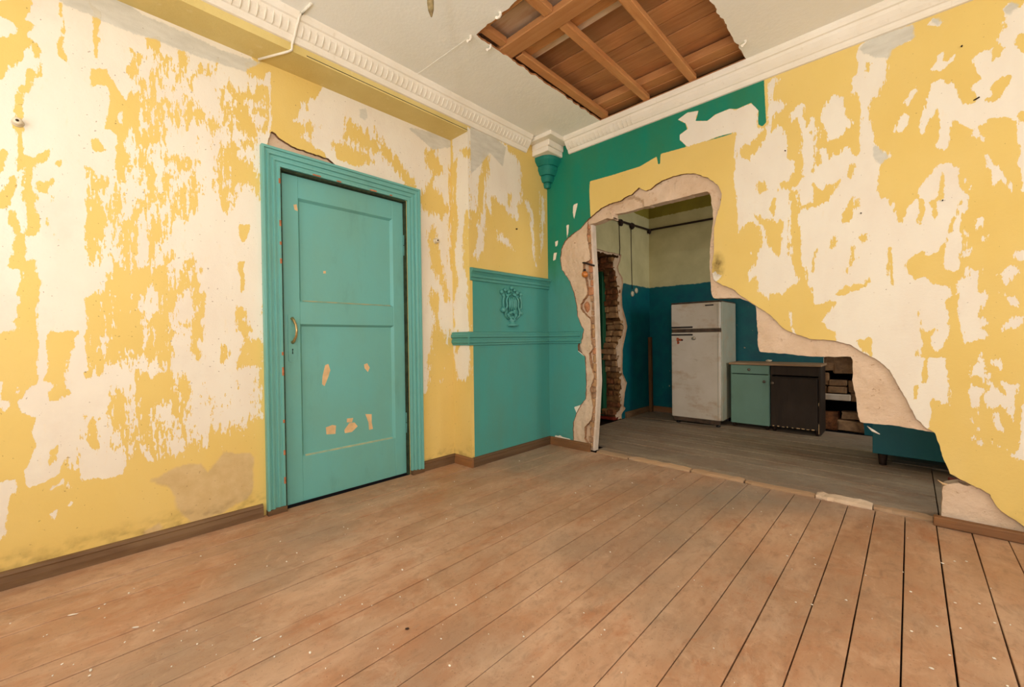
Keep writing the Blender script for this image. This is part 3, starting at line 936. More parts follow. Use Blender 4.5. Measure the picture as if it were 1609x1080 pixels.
# ------------------------------------------------------------------ right wall with the hole
A_PX = [(901, 760), (901, 692), (900, 676), (901, 663), (905, 651), (912, 637), (920, 627), (921, 602), (920, 581), (919, 561), (916, 557), (908, 551), (908, 541), (914, 533), (917, 518), (913, 512), (907, 496), (906, 480), (901, 459), (894, 440), (883, 425), (880, 409), (882, 391), (888, 378), (898, 369), (912, 359), (923, 346), (930, 339), (945, 327), (957, 321), (973, 316), (988, 307), (992, 306), (1004, 295), (1015, 300), (1022, 297), (1030, 290), (1040, 284), (1058, 277), (1075, 273), (1093, 273), (1113, 280), (1129, 292), (1134, 304), (1132, 320), (1125, 344), (1122, 360), (1122, 380), (1122, 398), (1119, 415), (1119, 427), (1121, 440), (1138, 449), (1153, 455), (1164, 465), (1173, 471), (1187, 480), (1210, 495), (1233, 518), (1273, 533), (1310, 535), (1337, 542), (1363, 558), (1377, 564), (1398, 582), (1413, 609), (1428, 635), (1440, 658), (1457, 674), (1469, 681), (1475, 698), (1481, 718), (1493, 745), (1517, 757), (1555, 776), (1567, 798), (1588, 813), (1609, 827), (1640, 850), (1640, 1000), (901, 860)]
B_PX = [(928, 780), (928, 705), (931, 660), (934, 600), (932, 540), (930, 480), (928, 430), (925, 380), (924, 352), (935, 349), (952, 342), (962, 344), (962, 335), (980, 331), (1005, 324), (1016, 323), (1042, 316), (1067, 310), (1092, 304), (1112, 299), (1115, 310), (1118, 330), (1119, 345), (1116, 365), (1114, 395), (1113, 420), (1115, 440), (1116, 463), (1120, 469), (1160, 468), (1173, 473), (1186, 481), (1188, 500), (1190, 545), (1193, 553), (1240, 557), (1262, 560), (1300, 561), (1338, 561), (1340, 580), (1339, 600), (1345, 625), (1347, 655), (1352, 665), (1400, 669), (1465, 680), (1471, 684), (1477, 700), (1483, 720), (1494, 747), (1518, 759), (1552, 778), (1530, 768), (1505, 761), (1482, 764), (1480, 812), (1480, 1000)]
A_UV, B_UV = rpoly(A_PX), rpoly(B_PX)
ROPS = [
    (+1, [(1192, 199), (1190, 205), (1186, 215), (1184, 222), (1176, 226), (1165, 232), (1170, 240), (1176, 250), (1186, 242), (1196, 228), (1202, 218), (1204, 210), (1206, 190), (1207, 130), (1216, 122), (1224, 126), (1216, 140), (1214, 160), (1224, 156), (1234, 164), (1232, 172), (1220, 176), (1214, 186), (1213, 206), (1222, 198), (1232, 202), (1237, 215), (1236, 235), (1238, 248), (1248, 254), (1247, 270), (1240, 285), (1225, 287), (1223, 300), (1232, 294), (1241, 300), (1240, 330), (1158, 330), (1154, 280), (1155, 250), (1155, 215)]),
    (+1, [(1158, 305), (1180, 304), (1195, 308), (1210, 304), (1222, 298), (1240, 300), (1241, 330), (1239, 360), (1240, 400), (1246, 420), (1256, 436), (1252, 450), (1246, 458), (1238, 452), (1230, 462), (1212, 460), (1208, 475), (1200, 462), (1188, 460), (1192, 445), (1184, 432), (1176, 445), (1178, 430), (1186, 415), (1190, 405), (1178, 396), (1176, 392), (1186, 402), (1194, 392), (1196, 380), (1194, 360), (1182, 345), (1170, 355), (1160, 366)]),
    (-1, [(1180, 335), (1192, 340), (1196, 350), (1206, 342), (1214, 345), (1222, 352), (1229, 345), (1230, 360), (1228, 380), (1226, 404), (1218, 398), (1210, 388), (1204, 375), (1200, 355)]), (-1, [(1208, 328), (1217, 314), (1219, 330), (1215, 338)]), (-1, [(1188, 288), (1200, 286), (1204, 298), (1194, 306), (1188, 298)]),
    (-1, [(1164, 234), (1176, 230), (1186, 240), (1176, 252), (1166, 248)]),
    (+1, [(1241, 178), (1254, 164), (1262, 162), (1264, 172), (1262, 182), (1266, 190), (1268, 200), (1272, 188), (1279, 184), (1284, 196), (1287, 205), (1286, 222), (1280, 226), (1278, 206), (1272, 208), (1274, 220), (1278, 230), (1278, 270), (1282, 262), (1290, 256), (1286, 245), (1281, 238), (1284, 228), (1296, 232), (1300, 240), (1304, 248), (1308, 238), (1318, 240), (1324, 230), (1334, 228), (1338, 238), (1344, 244), (1352, 244), (1352, 235), (1352, 205), (1356, 190), (1352, 170), (1348, 152), (1338, 146), (1336, 130), (1340, 120), (1346, 118), (1348, 100), (1344, 92), (1343, 85), (1350, 72), (1362, 64), (1378, 58), (1396, 52), (1420, 44), (1435, 40), (1434, 52), (1430, 64), (1400, 78), (1396, 92), (1394, 106), (1392, 112), (1388, 128), (1382, 140), (1381, 152), (1368, 154), (1366, 165), (1368, 185), (1370, 205), (1372, 222), (1386, 236), (1396, 246), (1386, 252), (1383, 262), (1383, 274), (1378, 290), (1300, 300), (1262, 290), (1258, 240), (1260, 205), (1250, 188), (1242, 192)]),
    (-1, [(1361, 98), (1366, 100), (1370, 110), (1362, 120)]), (-1, [(1252, 262), (1258, 262), (1262, 280), (1254, 288)]),
    (+1, [(1280, 270), (1300, 250), (1340, 244), (1355, 240), (1380, 255), (1383, 274), (1377, 300), (1383, 312), (1395, 312), (1405, 328), (1411, 348), (1417, 354), (1421, 348), (1425, 328), (1433, 318), (1443, 312), (1442, 296), (1451, 286), (1469, 266), (1477, 257), (1497, 256), (1506, 268), (1507, 294), (1519, 300), (1522, 318), (1523, 330), (1511, 338), (1512, 348), (1505, 358), (1511, 368), (1513, 384), (1511, 412), (1499, 430), (1487, 422), (1480, 440), (1489, 447), (1494, 456), (1497, 464), (1486, 474), (1488, 480), (1492, 500), (1492, 520), (1486, 535), (1485, 543), (1478, 546), (1470, 556), (1462, 545), (1458, 562), (1485, 563), (1488, 600), (1493, 639), (1478, 634), (1467, 625), (1461, 632), (1464, 650), (1461, 668), (1450, 690), (1400, 640), (1360, 600), (1300, 580), (1250, 540), (1240, 500), (1242, 470), (1240, 300), (1262, 280)]),
    (-1, [(1507, 312), (1509, 320), (1500, 336), (1492, 352), (1488, 370), (1484, 382), (1470, 398), (1462, 402), (1454, 400), (1452, 394), (1440, 398), (1430, 406), (1423, 418), (1428, 430), (1438, 440), (1450, 436), (1458, 438), (1464, 447), (1485, 447), (1494, 452), (1497, 460), (1502, 450), (1504, 440), (1494, 432), (1486, 424), (1483, 410), (1486, 390), (1494, 360), (1504, 340)]),
    (-1, [(1481, 270), (1484, 285), (1482, 312), (1475, 316), (1472, 340), (1468, 348), (1464, 330), (1460, 318), (1468, 312), (1474, 308), (1478, 290)]), (-1, [(1443, 312), (1450, 316), (1453, 332), (1447, 354), (1442, 352), (1444, 330)]),
    (-1, [(1442, 490), (1446, 505), (1452, 524), (1462, 522), (1470, 514), (1471, 520), (1462, 530), (1461, 540), (1464, 552), (1472, 556), (1458, 563), (1446, 562), (1452, 540), (1444, 520)]),
    (-1, [(1242, 300), (1253, 300), (1253, 322), (1262, 328), (1254, 335), (1252, 350), (1258, 362), (1258, 400), (1258, 412), (1264, 422), (1270, 445), (1276, 462), (1280, 478), (1292, 478), (1305, 471), (1313, 475), (1310, 482), (1298, 494), (1290, 506), (1300, 516), (1312, 520), (1312, 536), (1260, 540), (1246, 516), (1242, 490), (1237, 465), (1236, 455), (1248, 450), (1256, 440), (1248, 425), (1243, 410), (1242, 350)]),
    (-1, [(1253, 312), (1260, 322), (1278, 318), (1280, 300), (1278, 290), (1290, 298), (1304, 290), (1318, 284), (1304, 312), (1296, 318), (1280, 326), (1262, 328), (1252, 322)]),
    (-1, [(1340, 308), (1346, 313), (1346, 325), (1338, 340), (1332, 350), (1324, 348), (1325, 336), (1334, 322)]), (-1, [(1310, 373), (1313, 380), (1312, 386), (1302, 391), (1308, 384)]),
    (-1, [(1350, 374), (1362, 368), (1366, 372), (1358, 380), (1354, 382)]), (-1, [(1277, 393), (1281, 393), (1280, 414), (1284, 420), (1280, 428), (1275, 426)]),
    (-1, [(1312, 460), (1330, 450), (1346, 446), (1356, 448), (1362, 438), (1364, 442), (1360, 450), (1346, 456), (1330, 462), (1312, 467)]), (-1, [(1394, 391), (1398, 391), (1400, 420), (1402, 449), (1400, 449), (1396, 420)]),
    (-1, [(1338, 386), (1342, 386), (1343, 408), (1334, 422), (1329, 428), (1337, 410)]), (-1, [(1339, 258), (1344, 264), (1342, 276), (1336, 284), (1332, 275), (1335, 266)]), (-1, [(1345, 535), (1368, 530), (1369, 560), (1358, 555), (1350, 545)]),
    (-1, [(1450, 570), (1456, 565), (1458, 590), (1452, 602), (1445, 602), (1450, 598)]), (-1, [(1440, 545), (1444, 548), (1446, 562), (1438, 560)]), (-1, [(1438, 608), (1445, 608), (1440, 627), (1436, 627)]),
    (+1, [(1640, -10), (1607, 5), (1600, 16), (1596, 8), (1584, 3), (1574, 14), (1580, 28), (1572, 35), (1580, 42), (1570, 62), (1577, 76), (1573, 86), (1560, 96), (1558, 76), (1545, 80), (1530, 88), (1527, 96), (1532, 106), (1547, 124), (1528, 134), (1527, 142), (1536, 150), (1532, 160), (1520, 165), (1511, 164), (1503, 142), (1497, 130), (1488, 130), (1481, 122), (1465, 128), (1460, 140), (1455, 165), (1446, 190), (1444, 205), (1450, 212), (1460, 185), (1472, 172), (1476, 190), (1475, 216), (1466, 228), (1478, 236), (1486, 236), (1492, 220), (1496, 190), (1505, 190), (1516, 198), (1528, 205), (1526, 214), (1536, 218), (1546, 222), (1543, 212), (1534, 200), (1548, 196), (1556, 186), (1580, 184), (1594, 190), (1600, 200), (1600, 220), (1604, 230), (1598, 255), (1606, 270), (1607, 300), (1640, 310)]),
    (-1, [(1552, 137), (1572, 124), (1590, 116), (1590, 130), (1577, 140), (1570, 155), (1560, 162), (1546, 157), (1560, 148)]), (-1, [(1598, 55), (1625, 54), (1625, 92), (1602, 80), (1597, 70)]), (-1, [(1600, 178), (1630, 170), (1630, 200), (1604, 192)]),
    (+1, [(1290, 180), (1300, 160), (1310, 148), (1325, 152), (1327, 165), (1330, 180), (1335, 195), (1328, 208), (1320, 214), (1308, 220), (1302, 224), (1300, 210), (1298, 195), (1290, 193)]),
    (+1, [(1461, 110), (1470, 92), (1487, 76), (1480, 96), (1490, 97), (1501, 84), (1498, 96), (1488, 102), (1478, 112), (1464, 113)]), (+1, [(1443, 128), (1440, 145), (1432, 155), (1425, 168), (1420, 162), (1428, 148), (1436, 140)]), (+1, [(1422, 174), (1428, 184), (1424, 200), (1410, 212), (1405, 206), (1412, 190)]),
    (+1, [(1456, 36), (1468, 28), (1482, 34), (1474, 42), (1458, 40)]), (+1, [(1546, 238), (1553, 242), (1560, 252), (1578, 276), (1588, 290), (1594, 302), (1588, 303), (1580, 290), (1574, 282), (1566, 284), (1561, 294), (1557, 292), (1557, 272), (1552, 262), (1548, 266), (1552, 250)]), (+1, [(1513, 274), (1518, 282), (1528, 292), (1528, 300), (1522, 298), (1513, 286)]),
    (+1, [(1522, 420), (1532, 424), (1544, 420), (1542, 430), (1536, 440), (1537, 458), (1550, 462), (1555, 466), (1549, 478), (1542, 488), (1541, 498), (1553, 506), (1554, 510), (1546, 515), (1554, 526), (1552, 532), (1535, 536), (1515, 540), (1511, 525), (1507, 515), (1509, 500), (1506, 478), (1504, 460), (1503, 448), (1507, 440), (1520, 434)]),
    (+1, [(1568, 430), (1576, 420), (1592, 417), (1604, 430), (1592, 432), (1586, 440), (1578, 450), (1574, 442)]), (+1, [(1572, 458), (1586, 466), (1600, 476), (1598, 484), (1588, 482), (1582, 472)]), (+1, [(1572, 510), (1590, 500), (1612, 497), (1600, 514), (1585, 518), (1574, 524)]), (+1, [(1523, 576), (1535, 570), (1541, 556), (1552, 575), (1553, 590), (1546, 602), (1535, 592), (1525, 592)]), (+1, [(1555, 568), (1570, 566), (1574, 578), (1560, 576)]),
    (+1, [(1519, 615), (1530, 604), (1546, 612), (1546, 622), (1540, 640), (1538, 652), (1530, 640), (1524, 628)]), (+1, [(1545, 620), (1560, 612), (1552, 600), (1566, 612), (1578, 618), (1572, 600), (1600, 606), (1598, 620), (1592, 640), (1594, 665), (1586, 652), (1572, 640), (1560, 642), (1550, 640)]), (+1, [(1560, 650), (1566, 648), (1574, 665), (1582, 682), (1576, 682), (1562, 672)]), (+1, [(1522, 655), (1530, 660), (1540, 675), (1544, 688), (1538, 682), (1526, 668)]), (+1, [(1522, 678), (1535, 686), (1543, 698), (1530, 692)]), (+1, [(1562, 696), (1585, 708), (1570, 706)]), (+1, [(1640, 610), (1604, 640), (1606, 690), (1600, 705), (1585, 716), (1600, 722), (1640, 730)]),
    (+1, [(1516, 360), (1522, 358), (1520, 370), (1514, 368)]), (+1, [(1533, 346), (1542, 344), (1538, 358), (1530, 368)]), (+1, [(1540, 375), (1550, 370), (1552, 380), (1542, 380)]), (+1, [(1524, 385), (1532, 384), (1526, 402), (1516, 404)]), (+1, [(1594, 398), (1615, 394), (1615, 410), (1600, 408)]),
    (+1, [(1118, 430), (1124, 426), (1130, 432), (1134, 434), (1126, 442), (1120, 444)]),
]
RPOLY = [(s, rpoly(p)) for s, p in ROPS]
TEAL_UV = rpoly([(850, 238), (1200, 118), (1204, 192), (1198, 199), (1190, 195), (1160, 208), (1060, 236), (1038, 242), (1037, 258), (1034, 258), (1032, 246), (1005, 262), (985, 268), (960, 276), (927, 285), (926, 300), (928, 345), (965, 345), (965, 735), (850, 720)])
TEAL_UV[0] = (-.1, 2.9); TEAL_UV[-1] = (-.1, -.1)
FLAKE = rpoly([(1065, 188), (1080, 177), (1097.6, 174), (1093, 190), (1111.5, 190), (1124, 180), (1146, 171), (1158, 171.5), (1180, 161.6), (1192, 174), (1191, 190), (1192, 200), (1200, 202), (1185, 222), (1155, 208), (1130, 214), (1099, 225), (1080, 231), (1068, 220), (1068, 212), (1080, 203), (1077, 194)])
TCHIPS = [rpoly(p) for p in ([(901, 322), (908, 319), (905, 332), (902, 345), (900, 334)], [(890, 354), (894, 353), (893, 366), (891, 374)], [(872, 380), (877, 378), (876, 386), (873, 388)], [(870, 398), (875, 397), (873, 408), (869, 410)], [(909, 540), (918, 546), (918, 560), (908, 552)], [(902, 640), (914, 636), (906, 650)], [(872, 684), (896, 690), (897, 696), (872, 690)], [(872, 688), (880, 684), (888, 690), (880, 694)])]


def r_teal(u, v):
    s = sdpoly(u, v, TEAL_UV)
    for p in [FLAKE] + TCHIPS: s = np.minimum(s, -sdpoly(u, v, p))
    return s


def r_cream(u, v):
    s = np.maximum(compose(u, v, RPOLY, -0.05), sdpoly(u, v, FLAKE))
    for p in TCHIPS: s = np.maximum(s, sdpoly(u, v, p) + .01)
    f = np.clip((u - 2.92) / 0.06, 0, 1)
    return s * (1 - f) + f * fallback(u, v, 61)


def r_sdf(u, v):
    return -sdpoly(u, v, A_UV) + (fbm(u, v, 55, 55, 9) - .5) * .010


def r_core(u, v):
    return -sdpoly(u, v, B_UV) + (fbm(u, v, 45, 45, 19) - .5) * .010


def r_soot(u, v):
    q = at(1127, 418, 1, 0)
    d = np.sqrt(((u - q[0]) / .055) ** 2 + ((v - q[2]) / .11) ** 2)
    return np.maximum(np.clip(1.05 - d, 0, .9), damp(u, v, .07, .25))


xs = np.concatenate([np.arange(0, 3.02, fine), np.linspace(3.03, XR, 60)])
zs2 = np.append(np.arange(0, H - .005, fine), H)
wall_right = sheet('wall_right', lambda u, v, w: (u, w, v), xs, zs2, r_sdf, 0.0, 0.020, M['wall'],
                   dict(cream=r_cream, teal=r_teal, grey=maxsd([rpoly([(1348, 78), (1362, 64), (1396, 50), (1436, 38), (1436, 60), (1402, 78), (1396, 92), (1372, 90)]), rpoly([(1372, 226), (1398, 246), (1384, 258), (1372, 250)]), rpoly([(1576, 16), (1588, 2), (1602, 8), (1586, 24)]), rpoly([(1462, 30), (1474, 28), (1482, 34), (1472, 40)])]),
                        raw=zero(-.05), mess=lambda u, v: softmask(u, v, [(.33, rpoly([(1150, 130), (1420, 60), (1420, 440), (1300, 460), (1155, 480)])), (.12, rpoly([(1420, 40), (1620, 0), (1620, 330), (1420, 330)])), (.35, rpoly([(1500, 330), (1620, 340), (1620, 730), (1500, 700)])), (.12, rpoly([(1290, 440), (1500, 440), (1500, 660), (1290, 540)]))]), soot=r_soot), side_mat=M['edge'])
tag(wall_right, 'wall with teal and yellow peeling paint and a broken through opening', None, None, 'structure')
LINTEL = rpoly([(950, 324), (992, 307), (1008, 314), (1009, 330), (963, 345), (958, 330)])
zs3 = np.append(np.arange(0, H - .01, .015), H)
sheet('wall_core', lambda u, v, w: (u, w, v), np.concatenate([np.arange(0, 2.98, .015), np.linspace(3.0, XR, 30)]), zs3, r_core, 0.022, T, M['raw'], back=True, parent=wall_right,
      bumpw=lambda u, v: (fbm(u, v, 16, 16, 40, 3) - .5) * .014 + .026 * np.clip((.62 - u) / .04, 0, 1) * np.clip((2.0 - v) / .04, 0, 1) + .03 * np.clip(sdpoly(u, v, LINTEL) / .01, 0, 1))
# second broken plaster layer along the left jamb
C_PX = [(890, 780), (890, 600), (915, 560), (905, 520), (880, 440), (870, 380), (880, 330), (922, 346), (921, 370), (925, 395), (926, 408), (915, 414), (914, 428), (919, 438), (922, 462), (911, 478), (911, 486), (918, 494), (927, 502), (927, 530), (930, 548), (924, 556), (927, 575), (932, 592), (926, 612), (930, 640), (928, 660), (918, 672), (917, 690), (922, 700), (924, 712), (924, 780)]
C_UV = rpoly(C_PX)
sheet('plaster_layer', lambda u, v, w: (u, w, v), np.arange(.1, .56, .008), np.arange(0, 2.2, .008), lambda u, v: np.minimum(sdpoly(u, v, C_UV) + (fbm(u, v, 60, 60, 29) - .5) * .012, .05), 0.010, 0.05, M['raw'], parent=wall_right, side_mat=M['layer_edge'], bumpw=lambda u, v: (fbm(u, v, 20, 14, 44, 4) - .5) * .016)
for px, py, rx, rz in ((921, 482, .03, .05), (924, 372, .02, .06), (925, 655, .016, .04)):
    q = at(px, py, 1, .03)
    MB().blob((q[0], .052, q[2]), rx, .03, rz, 2, .35, px).build('brick', M['jambbrick'], wall_right)
# broken masonry showing along the jamb
rj = random.Random(31)
jz = sorted((p[1], p[0]) for p in B_UV[1:9])
z = .03
while z < 2.0:
    uj = float(np.interp(z, [a for a, b in jz], [b for a, b in jz]))
    h = rj.uniform(.045, .085)
    w = rj.uniform(.022, .05)
    m = MB().box(uj - w, uj - .006, rj.uniform(.022, .034), .06, z, z + h - .006, .005)
    for v in m.bm.verts: v.co += Vector((rj.uniform(-1, 1), rj.uniform(-1, 1) * .5, rj.uniform(-1, 1))) * .004
    m.build('brick', M[rj.choice(('midplaster', 'midplaster', 'jambbrick', 'layer_edge', 'layer_edge'))], wall_right)
    z += h
# smooth jamb facing of the opening
jp = [(p[0], p[1]) for p in B_UV[1:9]]
m = MB()
rows = []
for u, v in [(jp[0][0], 0.0)] + jp:
    if v < 0: continue
    rows.append([m.bm.verts.new((u - .004, .045, v)), m.bm.verts.new((u + .012, .05, v)), m.bm.verts.new((u + .012, T + .006, v)), m.bm.verts.new((u - .004, T + .006, v))])
for a, b in zip(rows[:-1], rows[1:]):
    for k in range(4): m.bm.faces.new((a[k], a[(k + 1) % 4], b[(k + 1) % 4], b[k]))
m.bm.faces.new(rows[0]); m.bm.faces.new(rows[-1][::-1])
m.build('jamb_facing', M['jamb'], wall_right)

# remaining walls of the room
wb = MB()
for x0, x1, z0, z1 in ((-.4, .35, 0, H), (1.55, 2.7, 0, H), (3.9, XR, 0, H), (.35, 1.55, 0, .8), (.35, 1.55, 2.5, H), (2.7, 3.9, 0, .8), (2.7, 3.9, 2.5, H)):
    wb.box(x0, x1, YB - .25, YB, z0, z1)
tag(wb.build('wall_back', M['plain_yellow']), 'yellow back wall with two windows', None, None, 'structure')
wr = MB()
for y0, y1, z0, z1 in ((YB, -2.6, 0, H), (-1.2, .1, 0, H), (-2.6, -1.2, 0, .8), (-2.6, -1.2, 2.5, H)):
    wr.box(XR, XR + .25, y0, y1, z0, z1)
tag(wr.build('wall_side', M['plain_yellow']), 'yellow side wall with a window', None, None, 'structure')
M['white'] = simple('white_window_paint', (230, 226, 214), .5, .4, .06)


def window(name, horiz, c, a0, a1):
    w = MB()
    def b(u0, u1, z0, z1, t0=.05, t1=.11):
        if horiz: w.box(u0, u1, YB - t1, YB - t0, z0, z1, .004)
        else: w.box(XR + t0, XR + t1, u0, u1, z0, z1, .004)
    b(a0, a0 + .07, .8, 2.5); b(a1 - .07, a1, .8, 2.5); b(a0 + .07, a1 - .07, .8, .87); b(a0 + .07, a1 - .07, 2.43, 2.5)
    b((a0 + a1) / 2 - .035, (a0 + a1) / 2 + .035, .87, 2.43); b(a0 + .07, a1 - .07, 1.93, 2.0)
    tag(w.build(name, M['white']), c, None, None, 'structure')


window('window_1', True, 'white window frame in the back wall near the door wall', .35, 1.55)
window('window_2', True, 'white window frame in the back wall away from the door', 2.7, 3.9)
window('window_3', False, 'white window frame in the side wall', -2.6, -1.2)

# ------------------------------------------------------------------ ceiling with the hole
HX0, HX1, HY0, HY1 = .64, 1.722, -1.465, -.088


def c_sdf(u, v):
    d = -sdpoly(u, v, [(HX0, HY0), (HX1, HY0), (HX1, HY1), (HX0, HY1)])
    return d + (fbm(u, v, 22, 22, 8, 4) - .5) * .03 * np.clip((-.16 - v) / .1, 0.25, 1)


cu = np.concatenate([np.linspace(-.25, .5, 8)[:-1], np.arange(.5, 1.9, .012), np.linspace(1.91, XR, 20)])
cv = np.concatenate([np.linspace(YB, -1.65, 18)[:-1], np.arange(-1.65, 0.0, .012), [0.03]])
ceil_ = sheet('ceiling', lambda u, v, w: (u, v, H + w), cu, cv, c_sdf, 0.0, 0.012, M['ceiling'], side_mat=M['deck'])
tag(ceil_, 'whitewashed plaster ceiling with a square hole', None, None, 'structure')
g = random.Random(5)
# battens running away from the camera, flush with the plaster back
for x0, x1, y0, y1, dz in ((.652, .712, -1.13, -.085, .0), (1.012, 1.066, -1.15, -.085, .0), (1.36, 1.412, -1.15, -.085, .0), (1.705, 1.76, -1.2, -.085, .012),
                           (.652, .706, -1.47, -1.262, .006), (1.0, 1.06, -1.47, -1.262, .004), (1.36, 1.412, -1.47, -1.262, .004)):
    m = MB().box(x0, x1, y0, y1, H + .012 + dz, H + .05 + dz, .004)
    for v in m.bm.verts: v.co.x += g.uniform(-.003, .003)
    m.build('batten', M['batten'], ceil_)
for x0, x1, y0, y1, z0, z1 in ((.60, 1.78, -1.262, -1.15, H + .008, H + .048), (.60, 1.78, -1.50, -1.43, H + .02, H + .055)):
    MB().box(x0, x1, y0, y1, z0, z1, .004).build('cross_batten', M['battenx'], ceil_)
for x0, x1, y0, y1, z0, z1 in ((.60, 1.80, -.225, -.135, H + .056, H + .115), (.6, 1.80, -1.10, -1.03, H + .056, H + .115), (.6, 1.80, -1.03, -.965, H + .075, H + .105), (.6, 1.80, -.132, -.03, H + .052, H + .075)):
    MB().box(x0, x1, y0, y1, z0, z1, .004).build('purlin' if y1 > -.5 or y0 < -1.05 else 'plastered_lath', M['battenx'] if y0 != -1.03 else M['lath'], ceil_)
yy = -1.52
while yy < -.02:
    w = g.uniform(.12, .17)
    dz = g.uniform(0, .008)
    lat = yy < -1.24
    MB().box(.55, 1.85, yy + .003, yy + w - .003, H + (.068 if lat else .118) + dz, H + (.085 if lat else .14) + dz, .002).build('lath_board' if lat else 'deck_board', M['lath'] if lat else M['deck'], ceil_)
    yy += w
# curled flakes at the corner of the hole
for px, py, s in ((737, 58, .018), (783, 21, .02), (768, 72, .02), (1168, 66, .02)):
    q = at(px, py, 2, H - .006)
    m = MB()
    pts = [(q[0] + s * math.cos(a) * .6, q[1] + s * math.sin(a) * .6, H - .004 - .006 * k) for k, a in enumerate(np.linspace(0, 4.6, 6))]
    m.tube(pts, .008, 6)
    m.build('plaster_flake', M['cornice'], ceil_)

# joint lines in the plaster
for (a0, b0), (a1, b1) in (((655, 118), (740, 58)), ((868, 40), (760, -20))):
    if b1 < 0: continue
    p0, p1 = at(a0, b0, 2, H), at(a1, b1, 2, H)
    d_ = np.array([p1[0] - p0[0], p1[1] - p0[1]]); d_ = d_ / np.linalg.norm(d_); n_ = np.array([-d_[1], d_[0]]) * .006
    MB().prism([(p0[0] - n_[0], p0[1] - n_[1]), (p1[0] - n_[0], p1[1] - n_[1]), (p1[0] + n_[0], p1[1] + n_[1]), (p0[0] + n_[0], p0[1] + n_[1])], lambda u, v, w: (u, v, w), H - .0015, H + .003).build('plaster_joint', M['ceiling'], ceil_)
# slab above everything so that no daylight leaks in
tag(MB().box(-1.7, XR + .3, YB - .3, KY + .5, H + .16, H + .22).build('upper_deck', M['deck']), 'dark boarding above the ceiling', None, None, 'structure')

# ------------------------------------------------------------------ cornice
PROF = [(0.0, 2.66), (.012, 2.662), (.02, 2.675), (.026, 2.69), (.034, 2.694), (.05, 2.712), (.066, 2.735), (.072, 2.752), (.082, 2.756), (.09, 2.772), (.095, 2.79), (0.0, 2.79)]
m = MB()
m.prism(PROF, lambda u, v, w: (u, w, v), YB, -.30)
cl = m.build('trim_1', M['cornice'])
tag(cl, 'white moulded cornice along the door wall', None, None, 'structure')
m = MB()
m.prism([(-u, v) for u, v in PROF], lambda u, v, w: (w, u, v), .26, XR)
cr = m.build('trim_2', M['cornice'])
tag(cr, 'white moulded cornice over the broken wall', None, None, 'structure')
for par, horiz, n0, n1 in ((cl, 0, -3.4, -.33), (cr, 1, .3, .9)):
    m = MB()
    k = n0
    while k < n1:
        pts = [(.03, 2.690), (.044, 2.700), (.061, 2.722), (.069, 2.742)]
        m.tube([((a, k, b) if not horiz else (k, -a, b)) for a, b in pts], [.001, .0042, .0042, .001], 6)
        k += .037
    o = m.build('cornice_ornament', M['cornice'], par)
    o['kind'] = 'stuff'
# corner block of the cornice
cb = MB()
cb.box(0, .265, -.275, 0, 2.752, H - .001, .004)
cb.box(0, .20, -.22, 0, 2.70, 2.752, .006)
cb.box(0, .185, -.215, 0, 2.655, 2.70, .004)
tag(cb.build('trim_3', M['cornice']), 'stepped white cornice block in the corner', None, None, 'structure')
# teal corbel under it
corb = empty('corbel', (0.0, 0.0, 2.40), 'stepped teal painted corbel hanging in the corner under the cornice', 'corbel')
for a, z0, z1 in ((.165, 2.585, 2.655), (.125, 2.51, 2.585), (.085, 2.455, 2.51), (.05, 2.41, 2.455)):
    m = MB()
    pts = [(0, 0)] + [(a * math.cos(t) ** .6 if t < PI / 2 - 1e-6 else 0, -a * 1.05 * math.sin(t) ** .6 if t > 1e-6 else 0) for t in np.linspace(0, PI / 2, 9)][::1]
    k = .82
    lo = [m.bm.verts.new((u * k, v * k, z0)) for u, v in pts]
    hi = [m.bm.verts.new((u, v, z1)) for u, v in pts]
    mid = [m.bm.verts.new((u * 1.0, v * 1.0, z0 + (z1 - z0) * .55)) for u, v in pts]
    n = len(pts)
    m.bm.faces.new(lo); m.bm.faces.new(hi[::-1])
    for q in range(n):
        r = (q + 1) % n
        m.bm.faces.new((lo[q], lo[r], mid[r], mid[q])); m.bm.faces.new((mid[q], mid[r], hi[r], hi[q]))
    m.build('corbel_tier', M['corbel'] if 'corbel' in M else M.setdefault('corbel', paint('emerald_corbel_paint', (24, 126, 112), (20, 112, 98), (220, 220, 200), .79, .4)), corb)

# ------------------------------------------------------------------ baseboards
BP = [(0, 0), (.022, 0), (.022, .03), (.018, .052), (.02, .058), (.014, .068), (.004, .072), (0, .072)]


def board(name, seg, mat, label):
    m = MB()
    for fn, a, b in seg: m.prism(BP, fn, a, b)
    tag(m.build(name, mat), label, None, None, 'structure')


board('baseboard_left', [(lambda u, v, w: (PL + u, w, v), YB, -2.385)], M['baseboard'], 'brown baseboard of the wall left of the door')
board('baseboard_strip', [(lambda u, v, w: (PL + u, w, v), -1.295, Y1)], M['baseboard'], 'short brown baseboard between door and pier')
board('baseboard_return', [(lambda u, v, w: (w, Y1 - u, v), PL + .022, .022)], M['baseboardx'], 'short brown baseboard on the pier return')
board('baseboard_pier', [(lambda u, v, w: (u, w, v), Y1, 0.0)], M['baseboard'], 'brown baseboard under the turquoise dado')
board('baseboard_right', [(lambda u, v, w: (w, -u, v), .022, .455)], M['baseboardx'], 'brown baseboard stub beside the broken jamb')
# loose bare baseboard at the right end of the opening
lb = MB().box(2.575, 3.3, -.052, -.012, 0.001, .05, .006, 2)
tag(lb.build('baseboard_loose', M['baseboardx']), 'worn brown baseboard below the yellow wall right of the opening', None, None, 'structure')
tag(MB().box(3.31, XR, -.022, -.002, 0, .07, .005).build('baseboard_far', M['baseboardx']), 'brown baseboard under the far right wall', None, None, 'structure')

